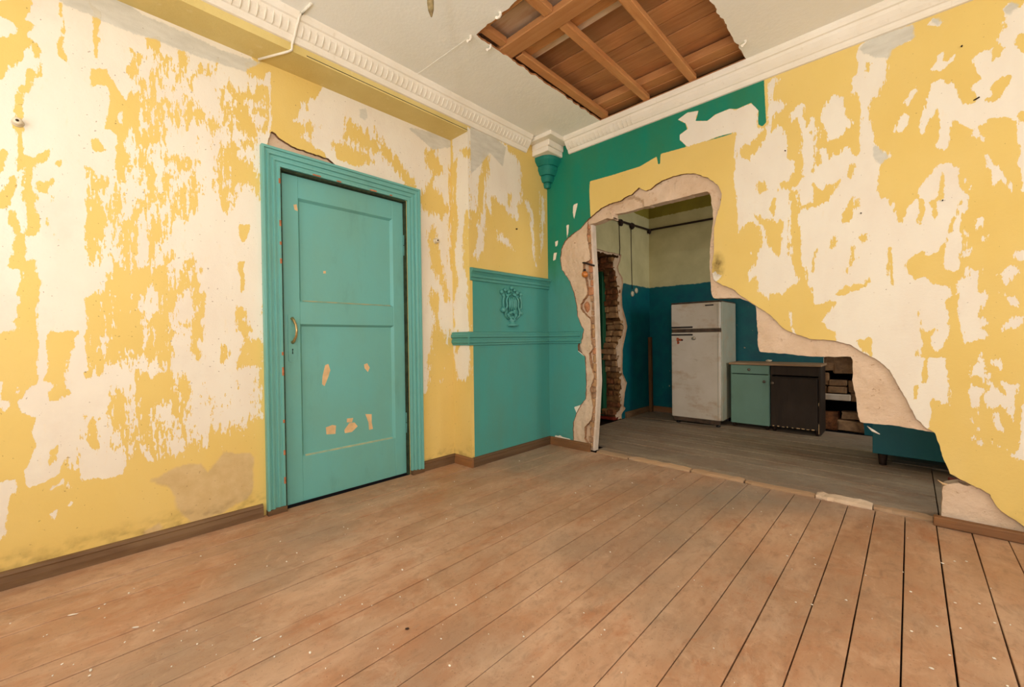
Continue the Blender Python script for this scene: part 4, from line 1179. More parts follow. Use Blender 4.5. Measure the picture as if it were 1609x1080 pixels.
# ================================================================== DOOR
door = empty('door_1', (PL, -1.83, 0.0), 'turquoise two panel wooden door in a ridged frame', None, None, 'structure')
OY0, OY1, OZ = -2.265, -1.402, 2.03       # opening
CW = .10                                  # casing width
# ridged casing profile: (across from the opening outwards, proud of the wall)
CPROF = [(0, -.02), (0, .018), (.012, .020), (.015, .013), (.027, .013), (.030, .022), (.040, .024), (.043, .016), (.056, .016), (.059, .027), (.070, .030), (.074, .022), (.084, .024), (.087, .034), (CW, .034), (CW, -.002), (.02, -.002)]


def casing(name, kind):
    m = MB()
    rings = []
    if kind == 'L': path = [((OY0, -1), 0.0, 0), ((OY0, -1), OZ, 1)]
    for e in (0, 1):
        ring = []
        for a, h in CPROF:
            if kind == 'L': p = (PL + h, OY0 - a, 0.0 if e == 0 else OZ + a)
            elif kind == 'R': p = (PL + h, OY1 + a, 0.0 if e == 0 else OZ + a)
            else: p = (PL + h, (OY0 - a) if e == 0 else (OY1 + a), OZ + a)
            ring.append(m.bm.verts.new(p))
        rings.append(ring)
    n = len(CPROF)
    for k in range(n): m.bm.faces.new((rings[0][k], rings[0][(k + 1) % n], rings[1][(k + 1) % n], rings[1][k]))
    m.bm.faces.new(rings[0]); m.bm.faces.new(rings[1][::-1])
    return m.build(name, M['door'], door)


casing('casing', 'L'); casing('casing', 'R'); casing('head_casing', 'T')
# bare worn wood at the casing feet
for y0, y1 in ((OY0 - CW - .001, OY0 + .001), (OY1 - .001, OY1 + CW + .001)):
    m = MB().box(PL - .001, PL + .036, y0, y1, 0, .032)
    for v in m.bm.verts:
        if v.co.z > .02: v.co.z += random.uniform(-.008, .008)
    m.build('worn_foot', M['baseboard'], door)
# rust coloured chips along the inner edge of the casing
M['rustchip'] = simple('old_primer', (196, 126, 88), .8, .2, .15, 30)
for zz, hh in ((1.93, .03), (1.68, .035), (1.57, .02), (1.46, .03), (.92, .02), (.80, .05), (.52, .02), (.33, .03), (.16, .04)):
    MB().box(PL + .0175, PL + .0206, OY0 - .0105, OY0 + .0006, zz, zz + hh, .0015).build('paint_loss', M['rustchip'], door)
for yy_, ww in ((-2.08, .05), (-1.93, .03), (-1.70, .05), (-1.55, .02)):
    MB().box(PL + .0175, PL + .0206, yy_, yy_ + ww, OZ - .0006, OZ + .0095, .0015).build('paint_loss', M['rustchip'], door)
# jamb lining and a sheet behind the leaf, coloured dark as gap shade
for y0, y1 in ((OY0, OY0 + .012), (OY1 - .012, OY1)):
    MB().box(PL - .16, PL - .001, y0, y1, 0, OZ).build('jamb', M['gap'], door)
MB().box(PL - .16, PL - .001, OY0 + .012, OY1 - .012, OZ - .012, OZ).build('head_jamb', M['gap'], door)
MB().box(PL - .165, PL - .10, OY0, OY1, 0, OZ).build('gap_backing', M['dark'], door)
# leaf
LX0, LX1 = -.285, -.243
ly0, ly1, lz0, lz1 = OY0 + .018, OY1 - .0125, .008, 2.0165
PY0, PY1 = -2.150, -1.503
panels = ((.283, 1.107), (1.246, 1.884))
leaf = MB().box(LX0, LX1 - .024, ly0, ly1, lz0, lz1).build('leaf', M['door'], door)
MB().box(LX1 - .024, LX1, ly0, PY0, lz0, lz1, .002).build('stile', M['door'], leaf)
MB().box(LX1 - .024, LX1, PY1, ly1, lz0, lz1, .002).build('stile', M['door'], leaf)
for z0, z1, nm in ((lz0, panels[0][0], 'bottom_rail'), (panels[0][1], panels[1][0], 'lock_rail'), (panels[1][1], lz1, 'top_rail')):
    MB().box(LX1 - .024, LX1 - .0012, PY0, PY1, z0, z1, .0015).build(nm, M['door'], leaf)
for z0, z1 in panels:
    m = MB()
    b = .013
    o_ = [(PY0, z0), (PY1, z0), (PY1, z1), (PY0, z1)]
    i_ = [(PY0 + b, z0 + b), (PY1 - b, z0 + b), (PY1 - b, z1 - b), (PY0 + b, z1 - b)]
    vo = [m.bm.verts.new((LX1 - .003, *p)) for p in o_]
    vi = [m.bm.verts.new((LX1 - .021, *p)) for p in i_]
    vb = [m.bm.verts.new((LX1 - .024, *p)) for p in o_]
    for k in range(4):
        q = (k + 1) % 4
        m.bm.faces.new((vo[k], vo[q], vi[q], vi[k])); m.bm.faces.new((vb[k], vb[q], vo[q], vo[k]))
    m.bm.faces.new(vi); m.bm.faces.new(vb[::-1])
    p = m.build('panel', M['door'], leaf)
    # worn pale edge of the lower bead
    MB().prism([(LX1 - .0075, z0 + .0025), (LX1 - .0045, z0 + .0018), (LX1 - .014, z0 + .0105), (LX1 - .017, z0 + .0095)], lambda u, v, w: (u + .0008, w, v + .0006), PY0 + .02, PY1 - .02).build('worn_bead', M['bead'], leaf)
# paint loss patches on the lower panel, thin flat scabs of filler
for poly in ([(511, 574), (516, 572), (519, 582), (516, 592), (510, 607), (506, 604), (507, 590)], [(572, 573), (577, 571), (581, 578), (578, 585), (573, 579)],
             [(512, 672), (522, 668), (528, 669), (527, 682), (513, 683)], [(541, 676), (549, 665), (557, 664), (562, 670), (553, 679), (542, 681)], [(545, 658), (555, 657), (553, 664), (545, 664)],
             [(574, 651), (584, 651), (584, 664), (586, 674), (580, 676), (579, 664)], [(461, 322), (466, 321), (468, 332), (463, 330)], [(508, 426), (512, 426), (512, 430), (508, 430)]):
    xx = LX1 - .0208 if poly[0][0] > 470 else LX1 + .0003
    uv = px2(poly, 0, xx)
    m = MB()
    m.prism(uv, lambda u, v, w: (w, u, v), xx - .001, xx + .0004)
    m.build('paint_loss', M['chip'], leaf)
# handle plate, pull, keyhole
hy = -2.198
hp = MB()
hp.prism([(hy - .024, 1.165), (hy + .024, 1.165), (hy + .024, .885), (hy, .868), (hy - .024, .885)][::-1], lambda u, v, w: (w, u, v), LX1, LX1 + .004)
plate = hp.build('handle_plate', M['door'], leaf)
MB().prism([(hy - .003, .925), (hy + .003, .925), (hy + .0015, .945), (hy + .004, .952), (hy, .958), (hy - .004, .952), (hy - .0015, .945)], lambda u, v, w: (w, u, v), LX1 + .003, LX1 + .0046).build('keyhole', M['dark'], door)
pl_ = MB()
pl_.tube([(LX1 + .003, hy, 1.142), (LX1 + .016, hy + .004, 1.130), (LX1 + .042, hy + .008, 1.10), (LX1 + .050, hy + .009, 1.066), (LX1 + .042, hy + .008, 1.032), (LX1 + .016, hy + .004, 1.004), (LX1 + .003, hy, .995)], [.011, .0085, .007, .0065, .007, .0085, .011], 10)
pl_.build('pull_handle', M['brass'], leaf)
for z0 in (.31, 1.63):
    m = MB()
    m.tube([(LX1 + .006, ly1 + .006, z0), (LX1 + .006, ly1 + .006, z0 + .072)], .0075, 10)
    m.tube([(LX1 + .006, ly1 + .006, z0 + .077), (LX1 + .006, ly1 + .006, z0 + .15)], .0075, 10)
    m.build('hinge', M['door'], door)

# ================================================================== DADO MOULDINGS
CAPP = [(0, 1.462), (.012, 1.464), (.012, 1.482), (.022, 1.490), (.022, 1.506), (.016, 1.512), (.026, 1.528), (.036, 1.536), (.036, 1.552), (.02, 1.562), (0, 1.562)]
RAILP = [(0, .952), (.014, .955), (.014, .968), (.022, .974), (.022, .994), (.015, .998), (.015, 1.010), (.026, 1.018), (.026, 1.036), (.018, 1.046), (.018, 1.056), (0, 1.062)]
dado = MB().prism(CAPP, lambda u, v, w: (u, w, v), Y1 + .002, -.001).build('trim_4', M['dadotrim'])
tag(dado, 'turquoise moulded cap along the top of the dado', None, None, 'structure')
rail = empty('trim_5', (0.0, -.5, .952), 'turquoise grooved rail wrapping the dado corner at half height', None, None, 'structure')
MB().prism(RAILP, lambda u, v, w: (u, w, v), Y1 - .026, -.001).build('pier_rail', M['dadotrim'], rail)
MB().prism(RAILP, lambda u, v, w: (w, Y1 - u, v), PL + .002, 0.0).build('return_rail', M['dadotrim'], rail)
m = MB().prism(RAILP, lambda u, v, w: (w, -u, v), .0, .368)
m.build('wall_rail', M['dadotrim'], rail)

# ================================================================== RELIEF ORNAMENT on the dado
orn = empty('relief_ornament', (0.0, -.51, 1.10), 'moulded turquoise flower basket relief on the dado wall', 'ornament')
oc = -.51


def arc(pts, r, nm='scroll', n=6):
    MB().tube([(x, oc + y, z) for x, y, z in pts], r, n).build(nm, M['dadotrim'], orn)


MB().lathe([(.002, 1.105), (.05, 1.108), (.058, 1.118), (.03, 1.135), (.022, 1.15), (.05, 1.165)], (0.004, oc, 0), (0, 0, 1), 16).build('basket_foot', M['dadotrim'], orn)
m = MB()
rg = random.Random(4)
for k in range(16):
    a = k / 16 * 2 * PI
    m.blob((.012, oc + .06 * math.cos(a) * rg.uniform(.5, 1), 1.205 + .042 * math.sin(a) * rg.uniform(.4, 1)), .018, .018, .016, 1)
m.build('leaf_cluster', M['dadotrim'], orn)
for y in (-.036, -.012, .014, .036):
    arc([(.006, y, 1.235), (.016, y * 1.05, 1.28), (.016, y * 1.05, 1.33), (.006, y * .9, 1.362)], [.008, .012, .012, .007], 'flute', 8)
for s in (-1, 1):
    arc([(.006, s * .045, 1.17), (.012, s * .085, 1.20), (.014, s * .09, 1.24), (.014, s * .066, 1.28), (.014, s * .075, 1.33), (.012, s * .05, 1.37), (.008, s * .01, 1.385)], .010)
    arc([(.006, s * .085, 1.25), (.012, s * .11, 1.27), (.012, s * .112, 1.32), (.012, s * .10, 1.36), (.008, s * .115, 1.39)], .009)
MB().blob((.016, oc - .115, 1.245), .024, .026, .024, 2).build('bud', M['dadotrim'], orn)
MB().blob((.014, oc + .105, 1.225), .02, .02, .02, 2).build('bud', M['dadotrim'], orn)
for y, z, r in ((-.125, 1.395, .02), (-.085, 1.415, .018), (-.045, 1.40, .015), (-.005, 1.437, .018), (.03, 1.42, .015), (.065, 1.40, .018), (.11, 1.39, .02), (-.06, 1.37, .014), (.04, 1.38, .014)):
    m = MB()
    m.blob((.010, oc + y, z), .014, r, r, 2)
    m.tube([(.006, oc + y, z - r * .6), (.006, oc + y * .8, z - .045)], .005, 5)
    m.build('flower', M['dadotrim'], orn)

# ================================================================== SMALL THINGS ON THE WALLS
def insulator(name, pos, axis, s, label, cat='insulator'):
    e = empty(name, tuple(pos), label, cat)
    MB().lathe([(.001, 0), (.022 * s, 0), (.020 * s, .006 * s), (.011 * s, .010 * s), (.011 * s, .018 * s), (.018 * s, .022 * s), (.017 * s, .030 * s), (.008 * s, .033 * s), (.001, .033 * s)], pos, axis, 16).build('knob', M['ceramic'], e)
    p = Vector(pos) + Vector(axis) * .033 * s
    MB().lathe([(.001, -.002), (.006 * s, -.001), (.006 * s, .003 * s), (.001, .005 * s)], p, axis, 10).build('screw', M['wire'], e)
    return e


q = at(684, 379, 0, PL)
insulator('wiring_insulator', (PL, q[1], q[2]), (1, 0, 0), 1.0, 'ceramic wiring insulator on the wall right of the door')
q = at(28, 193, 0, PL)
insulator('wall_peg', (PL, q[1], q[2]), (1, 0, 0), .85, 'small round peg at the far left of the wall', 'peg')
# amber bulb and a wire stub in the jamb
q = at(919.5, 431, 1, .006)
e = empty('lamp_bulb', (q[0], .002, q[2]), 'small amber bulb stuck in the broken jamb', 'bulb')
MB().lathe([(.001, -.032), (.018, -.027), (.028, -.011), (.028, .006), (.018, .020), (.011, .024), (.001, .024)], (q[0], .000, q[2]), (0, 0, 1), 18).build('glass', M['amber'], e)
MB().lathe([(.001, .02), (.011, .02), (.011, .04), (.006, .046), (.001, .046)], (q[0], .000, q[2]), (0, 0, 1), 14).build('socket', M['rust'], e)
q0, q1 = at(915, 414, 1, .0), at(931, 417, 1, .0)
tag(MB().tube([(q0[0], .012, q0[2] + .006), (q0[0] + .03, -.006, q0[2]), (q1[0] - .015, .0, q1[2] + .004), (q1[0], .03, q1[2])], .008, 7).build('wire_stub', M['rust']), 'thick dark wire stub above the amber bulb', 'wire')
# cable painted over, running over the cornice
cab = [(.36, -2.20, H - .003)]
qa = at(489, 4, 2, H); qb = at(471, 24, 2, H - .003)
ya = qb[1]
pts = [(qa[0], qa[1], H - .005), (qb[0], qb[1], H - .006), (.099, ya - .005, 2.78), (.094, ya - .01, 2.765), (.086, ya - .012, 2.75), (.06, ya - .015, 2.715), (.038, ya - .016, 2.69), (.022, ya - .018, 2.668), (.006, ya - .02, 2.65), (.005, ya - .022, ZS + .004), (-.02, ya - .04, ZS - .004), (-D + .01, ya - .13, ZS - .004)]
tag(MB().tube(pts, .0065, 7).build('painted_cable', M['cornice']), 'painted over cable crossing the cornice above the door', 'cable')
# frayed cord end hanging from the ceiling near the camera
e = empty('hanging_cord', (1.15, -2.05, H), 'frayed olive cord end hanging from the ceiling', 'cord')
hc = at(676, 26, 0, 1.15)
MB().tube([(1.15, hc[1], H), (1.149, hc[1], H - .06), (1.15, hc[1] + .002, hc[2] + .05), (1.151, hc[1] + .003, hc[2] + .025), (1.152, hc[1] + .004, hc[2])], [.009, .011, .013, .011, .003], 8).build('cord', M['cord'], e)
MB().lathe([(.001, 0), (.04, 0), (.035, -.012), (.012, -.02), (.001, -.02)], (1.15, hc[1], H), (0, 0, 1), 16).build('ceiling_rose', M['cornice'], e)
e.location = (1.15, hc[1], H)
for c in e.children: c.matrix_parent_inverse = Matrix.Translation(-Vector(e.location))
# nails in the walls
for k, (px, py, lab) in enumerate(((1511, 73, 'dark nail high on the yellow wall near the cornice'), (1529, 158, 'bent dark nail on the right of the yellow wall'), (1353, 335, 'dark nail in the cream patch of the wall'),
                                   (1481, 315, 'dark nail between two cream streaks'), (1234, 237, 'dark nail in the wall right of the teal corner'))):
    q = at(px, py, 1, 0)
    l = .03 if k == 1 else .012
    tag(MB().tube([(q[0], .004, q[2]), (q[0] + (.02 if k == 1 else 0), -.012, q[2] + (.004 if k == 1 else -.002))], .0035, 6).build('nail', M['rust']), lab, 'nail', 'nails in the right wall')
q = at(811, 360, 0, 0)
tag(MB().tube([(-.004, q[1], q[2]), (.014, q[1], q[2] - .002)], .006, 6).build('nail', M['rust']), 'rusty nail in the pier above the dado', 'nail')

# unseen bulb on a cord, added behind the camera as flat frontal fill
lb_ = empty('fill_bulb', (2.5, -3.5, H), 'unseen bulb on a cord added as fill light near the back wall', 'fill lamp')
MB().tube([(2.5, -3.5, H), (2.5, -3.5, 2.12)], .004, 6).build('cord', M['black'], lb_)
MB().lathe([(.001, 2.12), (.018, 2.12), (.02, 2.07), (.001, 2.06)], (2.5, -3.5, 0), (0, 0, 1), 14).build('socket', M['black'], lb_)
gm = bpy.data.materials.new('fill_bulb_glow'); gm.use_nodes = True
gb = gm.node_tree.nodes['Principled BSDF']
gb.inputs['Base Color'].default_value = (1, .9, .7, 1)
gb.inputs['Emission Color'].default_value = (1, .9, .74, 1)
gb.inputs['Emission Strength'].default_value = 60.0
ob = MB().blob((2.5, -3.5, 2.025), .032, .032, .04, 2).build('glass', gm, lb_)
pld = bpy.data.lights.new('fill_light', 'POINT'); pld.energy = 42; pld.color = (1.0, .97, .92); pld.shadow_soft_size = .05  # added fill, lights the room from behind the camera
plo = link(bpy.data.objects.new('fill_light', pld)); plo.location = (2.5, -3.5, 1.93)

# ================================================================== KITCHEN
# left kitchen wall with a hacked out doorway
K_PX = [(925, 391), (938, 391), (956, 396), (976.6, 400), (975, 409), (971, 420), (973, 428), (978.6, 437), (979, 446), (977, 462.5), (978, 483), (983, 500), (985.7, 513), (983, 527), (978.6, 548), (978, 575.5), (978.6, 586.6), (985, 602), (982, 617), (980, 638), (983, 642), (977, 650.5), (970, 700), (925, 760)]
K_UV = px2(K_PX, 0, KX)
K_UV = [(.55, 2.0)] + K_UV[1:-2] + [(K_UV[-3][0] - .02, -.2), (.55, -.2)]
K2_UV = [(u - (.09 + .05 * math.sin(k * 1.9)) if 3 < k < len(K_UV) - 2 else u, v - (.02 if k < 4 else 0)) for k, (u, v) in enumerate(K_UV)]
ky = np.append(np.arange(T, KY, .014), KY)
kz = np.append(np.arange(0, H, .014), H)
wk = sheet('wall_kitchen_left', lambda u, v, w: (KX - w, u, v), ky, kz, lambda u, v: -sdpoly(u, v, K_UV) + (fbm(u, v, 50, 50, 71) - .5) * .012, 0.0, .02, M['kitchen'], side_mat=M['raw'])
tag(wk, 'blue and cream kitchen side wall with a hacked out doorway', None, None, 'structure')
sheet('wall_core', lambda u, v, w: (KX - w, u, v), ky, kz, lambda u, v: -sdpoly(u, v, K2_UV) + (fbm(u, v, 30, 30, 81) - .5) * .05, .02, .36, M['raw'], back=True, parent=wk, side_mat=M['rubble'], bumpw=lambda u, v: (fbm(u, v, 25, 25, 4) - .5) * .02)
# exposed broken bricks in that jamb
rk = random.Random(9)
z = .06
k = 0
base_brick = None
while z < 1.98:
    u = np.interp(z, [p[1] for p in K2_UV[4:-2]][::-1], [p[0] for p in K2_UV[4:-2]][::-1])
    x = KX - .02
    while x > -.26:
        w = rk.uniform(.06, .12)
        h = .062
        m = MB()
        hy_ = rk.uniform(.03, .05)
        m.box(-w / 2, w / 2, -hy_, hy_, -h / 2, h / 2, .010)
        for v in m.bm.verts: v.co += Vector((rk.uniform(-1, 1), rk.uniform(-1, 1), rk.uniform(-1, 1))) * .008
        o = m.build('brick', (M['midplaster'] if rk.random() < .85 else M['brick']) if .55 < z < 1.35 else (M['brickred'] if rk.random() < .5 else M['rubble']), wk)
        o.location = (x - w / 2, u + rk.uniform(-.01, .02), z + h / 2)
        x -= w + .008
        k += 1
    z += .074
# green door frame inside it
d2 = empty('door_2', (-.31, 1.40, 0), 'dark green door post in the hacked kitchen doorway', None, None, 'structure')
MB().box(-.372, -.262, 1.40, 1.475, 0.0, 1.915, .004).build('post', M['greendoor'], d2)
MB().box(-.46, -.30, .6, 1.47, 1.915, 1.965, .004).build('lintel', M['pine_end'], d2)
MB().box(-.44, -.40, .62, 1.40, 0.02, 1.9, .004).build('leaf', M['black'], d2)  # black sheet filling the doorway as the dark beyond
MB().box(-.375, -.10, 1.36, 1.50, 0.0, .035, .004).build('sill', M['redpaint'], d2)
tag(MB().box(-1.62, KX - .3, KY + .04, KY + .10, 0, H).build('wall_far_end', M['dark']), 'end wall added against a light leak, coloured black as an unlit room', None, None, 'structure')  # added to close a light leak, black stands for darkness
tag(MB().box(-1.62, -1.55, -.2, KY + .4, 0, H).build('wall_far', M['dark']), 'wall behind the green post, coloured black as an unlit room', None, None, 'structure')  # darkness of the room put into the wall colour

# back wall with a hollow
NICHE = [(1.835, -.08), (2.16, -.08), (2.14, .5), (2.13, .79), (1.95, .80), (1.832, .775)]
xk = np.append(np.arange(KX - .4, KR, .03), KR)
xk = np.sort(np.unique(np.concatenate([xk, np.arange(1.75, 2.22, .01)])))
zk = np.sort(np.unique(np.concatenate([np.append(np.arange(0, H, .03), H), np.arange(.05, .86, .01)])))
wkb = sheet('wall_kitchen_back', lambda u, v, w: (u, KY + w, v), xk, zk, lambda u, v: -sdpoly(u, v, NICHE) + (fbm(u, v, 40, 40, 91) - .5) * .012, 0, .03, M['kitchen'], side_mat=M['raw'])
tag(wkb, 'blue and cream kitchen back wall with a brick hollow', None, None, 'structure')
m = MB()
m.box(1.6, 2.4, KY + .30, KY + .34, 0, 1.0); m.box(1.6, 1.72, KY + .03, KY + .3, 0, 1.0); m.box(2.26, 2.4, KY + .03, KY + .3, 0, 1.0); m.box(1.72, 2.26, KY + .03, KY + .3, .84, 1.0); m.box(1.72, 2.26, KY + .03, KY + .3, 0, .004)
m.build('hollow_lining', M['dark'], wkb)  # black lining paints in the darkness of the hollow
for k, (x0, x1, z0, z1, y0, jit, mt) in enumerate(((1.80, 1.92, .62, .79, .06, .25, 'brick'), (1.91, 2.16, .60, .80, .05, .35, 'brick'), (1.79, 1.87, .47, .60, .05, .12, 'brick'),
                                                 (1.87, 2.02, .47, .53, .04, .08, 'brick'), (1.86, 2.02, .395, .462, .03, .08, 'brick'), (2.03, 2.10, .40, .53, .06, .2, 'brick'), (1.79, 1.85, .38, .46, .05, .1, 'brick'),
                                                 (1.80, 2.05, .32, .385, .02, .06, 'jamb'), (2.04, 2.14, .32, .40, .06, .2, 'brick'), (1.82, 1.95, .01, .19, .05, .35, 'brickred'), (1.94, 2.16, .01, .12, .03, .35, 'brick'), (1.97, 2.12, .125, .20, .05, .3, 'brick'))):
    m = MB().box(x0, x1, KY + y0, KY + y0 + .12, z0, z1, .008)
    rr = random.Random(k)
    for v in m.bm.verts: v.co += Vector((rr.uniform(-1, 1), rr.uniform(-1, 1), rr.uniform(-1, 1))) * jit * .03
    m.build('brick', M[mt], wkb)
# other kitchen walls
wkr = MB()
for y0, y1, z0, z1 in ((T, 1.1, 0, H), (2.0, KY + .3, 0, H), (1.1, 2.0, 0, 1.0), (1.1, 2.0, 2.2, H)): wkr.box(KR, KR + .2, y0, y1, z0, z1)
tag(wkr.build('wall_kitchen_right', M['kitchen']), 'kitchen window wall', None, None, 'structure')
tag(MB().box(-1.6, KR + .2, T, KY + .4, H, H + .05).build('ceiling_kitchen', M['ceiling']), 'whitewashed kitchen ceiling', None, None, 'structure')
tag(MB().box(-1.6, -.24, -.12, .10, 0, H).build('wall_stub', M['dark']), 'wall end behind the pier, coloured black as an unlit room', None, None, 'structure')  # black colour stands for the darkness of the room beyond
# kitchen baseboards
m = MB().prism(BP, lambda u, v, w: (KX + u, w, v), 1.60, KY)
tag(m.build('baseboard_kitchen_left', M['baseboard']), 'scuffed baseboard of the kitchen side wall', None, None, 'structure')
m = MB().prism(BP, lambda u, v, w: (w, KY - u, v), KX + .022, 1.82)
tag(m.build('baseboard_kitchen_back', M['baseboardx']), 'brown baseboard of the kitchen back wall', None, None, 'structure')

# ---- refrigerator
FX0, FX1, FY, FB, FT = .458, 1.0, 1.715, 2.275, 1.388
fr = empty('refrigerator', ((FX0 + FX1) / 2, (FY + FB) / 2, 0), 'dirty white two door refrigerator against the blue kitchen wall', 'refrigerator')
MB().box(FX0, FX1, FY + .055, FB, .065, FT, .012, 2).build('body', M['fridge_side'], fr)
for z0, z1, hz in ((1.088, FT - .012, 1.108), (.075, 1.048, 1.022)):
    dr = MB().box(FX0 + .003, FX1 - .003, FY, FY + .05, z0, z1, .010, 3).build('fridge_door', M['fridge'], fr)
    MB().box(FX0 + .008, FX0 + .25, FY - .006, FY + .006, hz - .009, hz + .009, .003).build('handle', M['black'], dr)
    MB().box(FX1 - .032, FX1 - .026, FY - .0008, FY + .01, z0 + .02, z1 - .02).build('edge_groove', M['fridge_side'], dr)
MB().box(FX0 + .385, FX0 + .475, FY - .003, FY + .004, 1.338, 1.352, .002).build('badge', M['black'], fr)
MB().box(FX0 + .006, FX1 - .006, FY + .012, FY + .056, 1.05, 1.086).build('gap_seal', M['fridge_trim'], fr)
MB().box(FX0 + .002, FX1 - .002, FY + .004, FB - .01, FT - .012, FT + .006, .004).build('top_trim', M['fridge_trim'], fr)
MB().box(FX0 + .02, FX1 - .02, FY + .02, FY + .06, .03, .075).build('kick_plate', M['fridge_trim'], fr)
for x in (FX0 + .05, FX1 - .05):
    for y in (FY + .07, FB - .06):
        MB().lathe([(.001, 0), (.022, 0), (.022, .012), (.012, .018), (.012, .07), (.001, .07)], (x, y, 0), (0, 0, 1), 14).build('foot', M['black'], fr)
# magnets
q = at(1066, 536, 1, FY)
e = empty('butterfly_magnet', (q[0], FY, q[2]), 'orange butterfly magnet under the refrigerator handle', 'magnet')
for dx, dz, rx, rz, a, mt in ((-.008, .018, .016, .024, .4, 'orange'), (-.004, -.018, .013, .022, -.3, 'orange'), (.026, .012, .024, .014, .3, 'orange'), (.042, .010, .010, .012, 0, 'brownwing')):
    m = MB()
    g_ = [(dx + rx * math.cos(t) * (1 + .25 * math.cos(3 * t)), dz + rz * math.sin(t) * (1 + .2 * math.cos(2 * t))) for t in np.linspace(0, 2 * PI, 14)[:-1]]
    m.prism(g_, lambda u, v, w: (q[0] + u, w, q[2] + v), FY - .004, FY - .0005)
    m.build('wing', M[mt], e)
MB().tube([(q[0] - .01, FY - .005, q[2] - .02), (q[0] + .006, FY - .006, q[2] + .012)], [.003, .004], 6).build('butterfly_body', M['brownwing'], e)
q2 = at(1090, 532, 1, FY)
e = empty('shell_magnet', (q2[0], FY, q2[2]), 'small grey round magnet on the lower refrigerator door', 'magnet')
MB().blob((q2[0], FY - .004, q2[2]), .026, .010, .020, 2).build('shell', M['greymagnet'], e)
MB().blob((q2[0] + .006, FY - .013, q2[2] + .004), .014, .005, .010, 1).build('painted_highlight', M['ceramic'], e)  # pale blob modelled as the highlight on the magnet

# ---- cabinets
def cabinet(name, x0, x1, mb, mf, label, knob_x, green):
    y0, y1 = 1.935, 2.27
    e = empty(name, ((x0 + x1) / 2, (y0 + y1) / 2, 0), label, 'cabinet', 'kitchen base cabinets')
    m = MB()
    m.box(x0, x0 + .016, y0, y1, .05, .685); m.box(x1 - .016, x1, y0, y1, .05 if green else .006, .685); m.box(x0 + .016, x1 - .016, y1 - .012, y1, .06, .685); m.box(x0 + .016, x1 - .016, y0 + .005, y1 - .012, .06, .076)
    m.box(x0 + .016, x1 - .016, y0 + .02, y1 - .012, .56, .575)
    m.build('body', mb, e)
    dw = MB().box(x0 + .004, x1 - .004, y0 - .018, y0 - .001, .592, .684, .002).build('drawer', mf, e)
    dn = (.045, .583) if green else (.055, .565)
    dd = MB().box(x0 + .004, x1 - (.004 if green else .022), y0 - .018, y0 - .001, dn[0], dn[1], .002).build('cabinet_door', mf, e)
    kn = lambda x, z, p: MB().lathe([(.001, 0), (.008, 0), (.008, .010), (.015, .016), (.015, .022), (.008, .027), (.001, .027)], (x, y0 - .018, z), (0, -1, 0), 14).build('knob', M['knob'], p)
    if green: kn((x0 + x1) / 2, .638, dw)
    kn(knob_x, .515 if green else .505, dd)
    for x in (x0 + .03, x1 - .03):
        for y in (y0 + .03, y1 - .04):
            MB().lathe([(.001, 0), (.014, 0), (.018, .05), (.018, .062), (.001, .062)], (x, y, 0), (0, 0, 1), 10).build('leg', M['rust'], e)
    if not green:
        rr = random.Random(3)
        m = MB()
        for k in range(9):
            x = x0 + .02 + k * .042
            m.box(x, x + rr.uniform(.01, .03), y0 - .0188, y0 - .0178, dn[0] - .0005, dn[0] + rr.uniform(.004, .012))
        m.box(x1 - .0165, x1 - .012, y0 - .0008, y0 + .001, .02, .12); m.box(x1 - .0165, x1 - .013, y0 - .0008, y0 + .001, .3, .33)
        m.build('chipped_edge', M['chip'], e)['kind'] = 'stuff'
    return e


cabinet('base_cabinet', 1.040, 1.418, M['cab_green'], M['cab_green'], 'pale green base cabinet next to the refrigerator', 1.372, True)
cabinet('base_cabinet', 1.424, 1.850, M['cab_black'], M['cab_black'], 'blackened base cabinet with a missing drawer knob', 1.446, False)
wt = MB().box(1.025, 1.862, 1.905, 2.285, .687, .709, .003)
tag(wt.build('worktop', M['worktop']), 'worn wooden worktop over the green and black cabinets', 'worktop')
q = at(1221, 566, 2, .709)
tag(MB().blob((q[0], min(q[1], 2.26), .720), .03, .02, .013, 2, .4, 3).build('plaster_lump', M['ceramic']), 'pale plaster lump lying on the worktop', 'rubble')

# ---- low blue cabinet behind the right wall stub
e = empty('blue_cupboard', (2.75, 1.35, 0), 'blue painted cupboard on short legs behind the yellow wall', 'cupboard')
MB().box(2.287, 3.25, 1.12, 1.60, .09, .80, .004).build('body', M['blue'], e)
MB().box(2.278, 3.258, 1.105, 1.119, .088, .79, .003).build('front_panel', M['blue'], e)
MB().box(2.27, 3.27, 1.10, 1.62, .801, .825, .004).build('top', M['blue'], e)
for x in (2.335, 3.2):
    for y in (1.15, 1.56):
        MB().lathe([(.001, 0), (.022, 0), (.03, .09), (.001, .09)], (x, y, 0), (0, 0, 1), 4).build('leg', M['rust'], e)
# curled paint strips
q = at(1375, 677, 1, .06)
tag(MB().tube([(q[0] - .035, .07, q[2] + .02), (q[0] - .01, .055, q[2]), (q[0] + .02, .06, q[2] - .018)], [.002, .008, .003], 5).build('paint_curl', M['chipw']), 'white paint curl hanging below the broken wall in front of the blue cupboard', 'flake')
q = at(1482, 760, 1, .02)
tag(MB().tube([(q[0] - .02, .03, q[2] + .012), (q[0], .025, q[2] - .003), (q[0] + .03, .03, q[2] - .006)], [.0015, .006, .004], 5).build('paint_curl', M['chip']), 'cream paint curl on the plaster stub at the right end of the opening', 'flake')
# red brown block behind the stub
tag(MB().box(2.64, 2.95, .16, .24, 0.0, .20, .006).build('red_block', M['redpaint']), 'red brown wooden block on the floor behind the plaster stub', 'block')
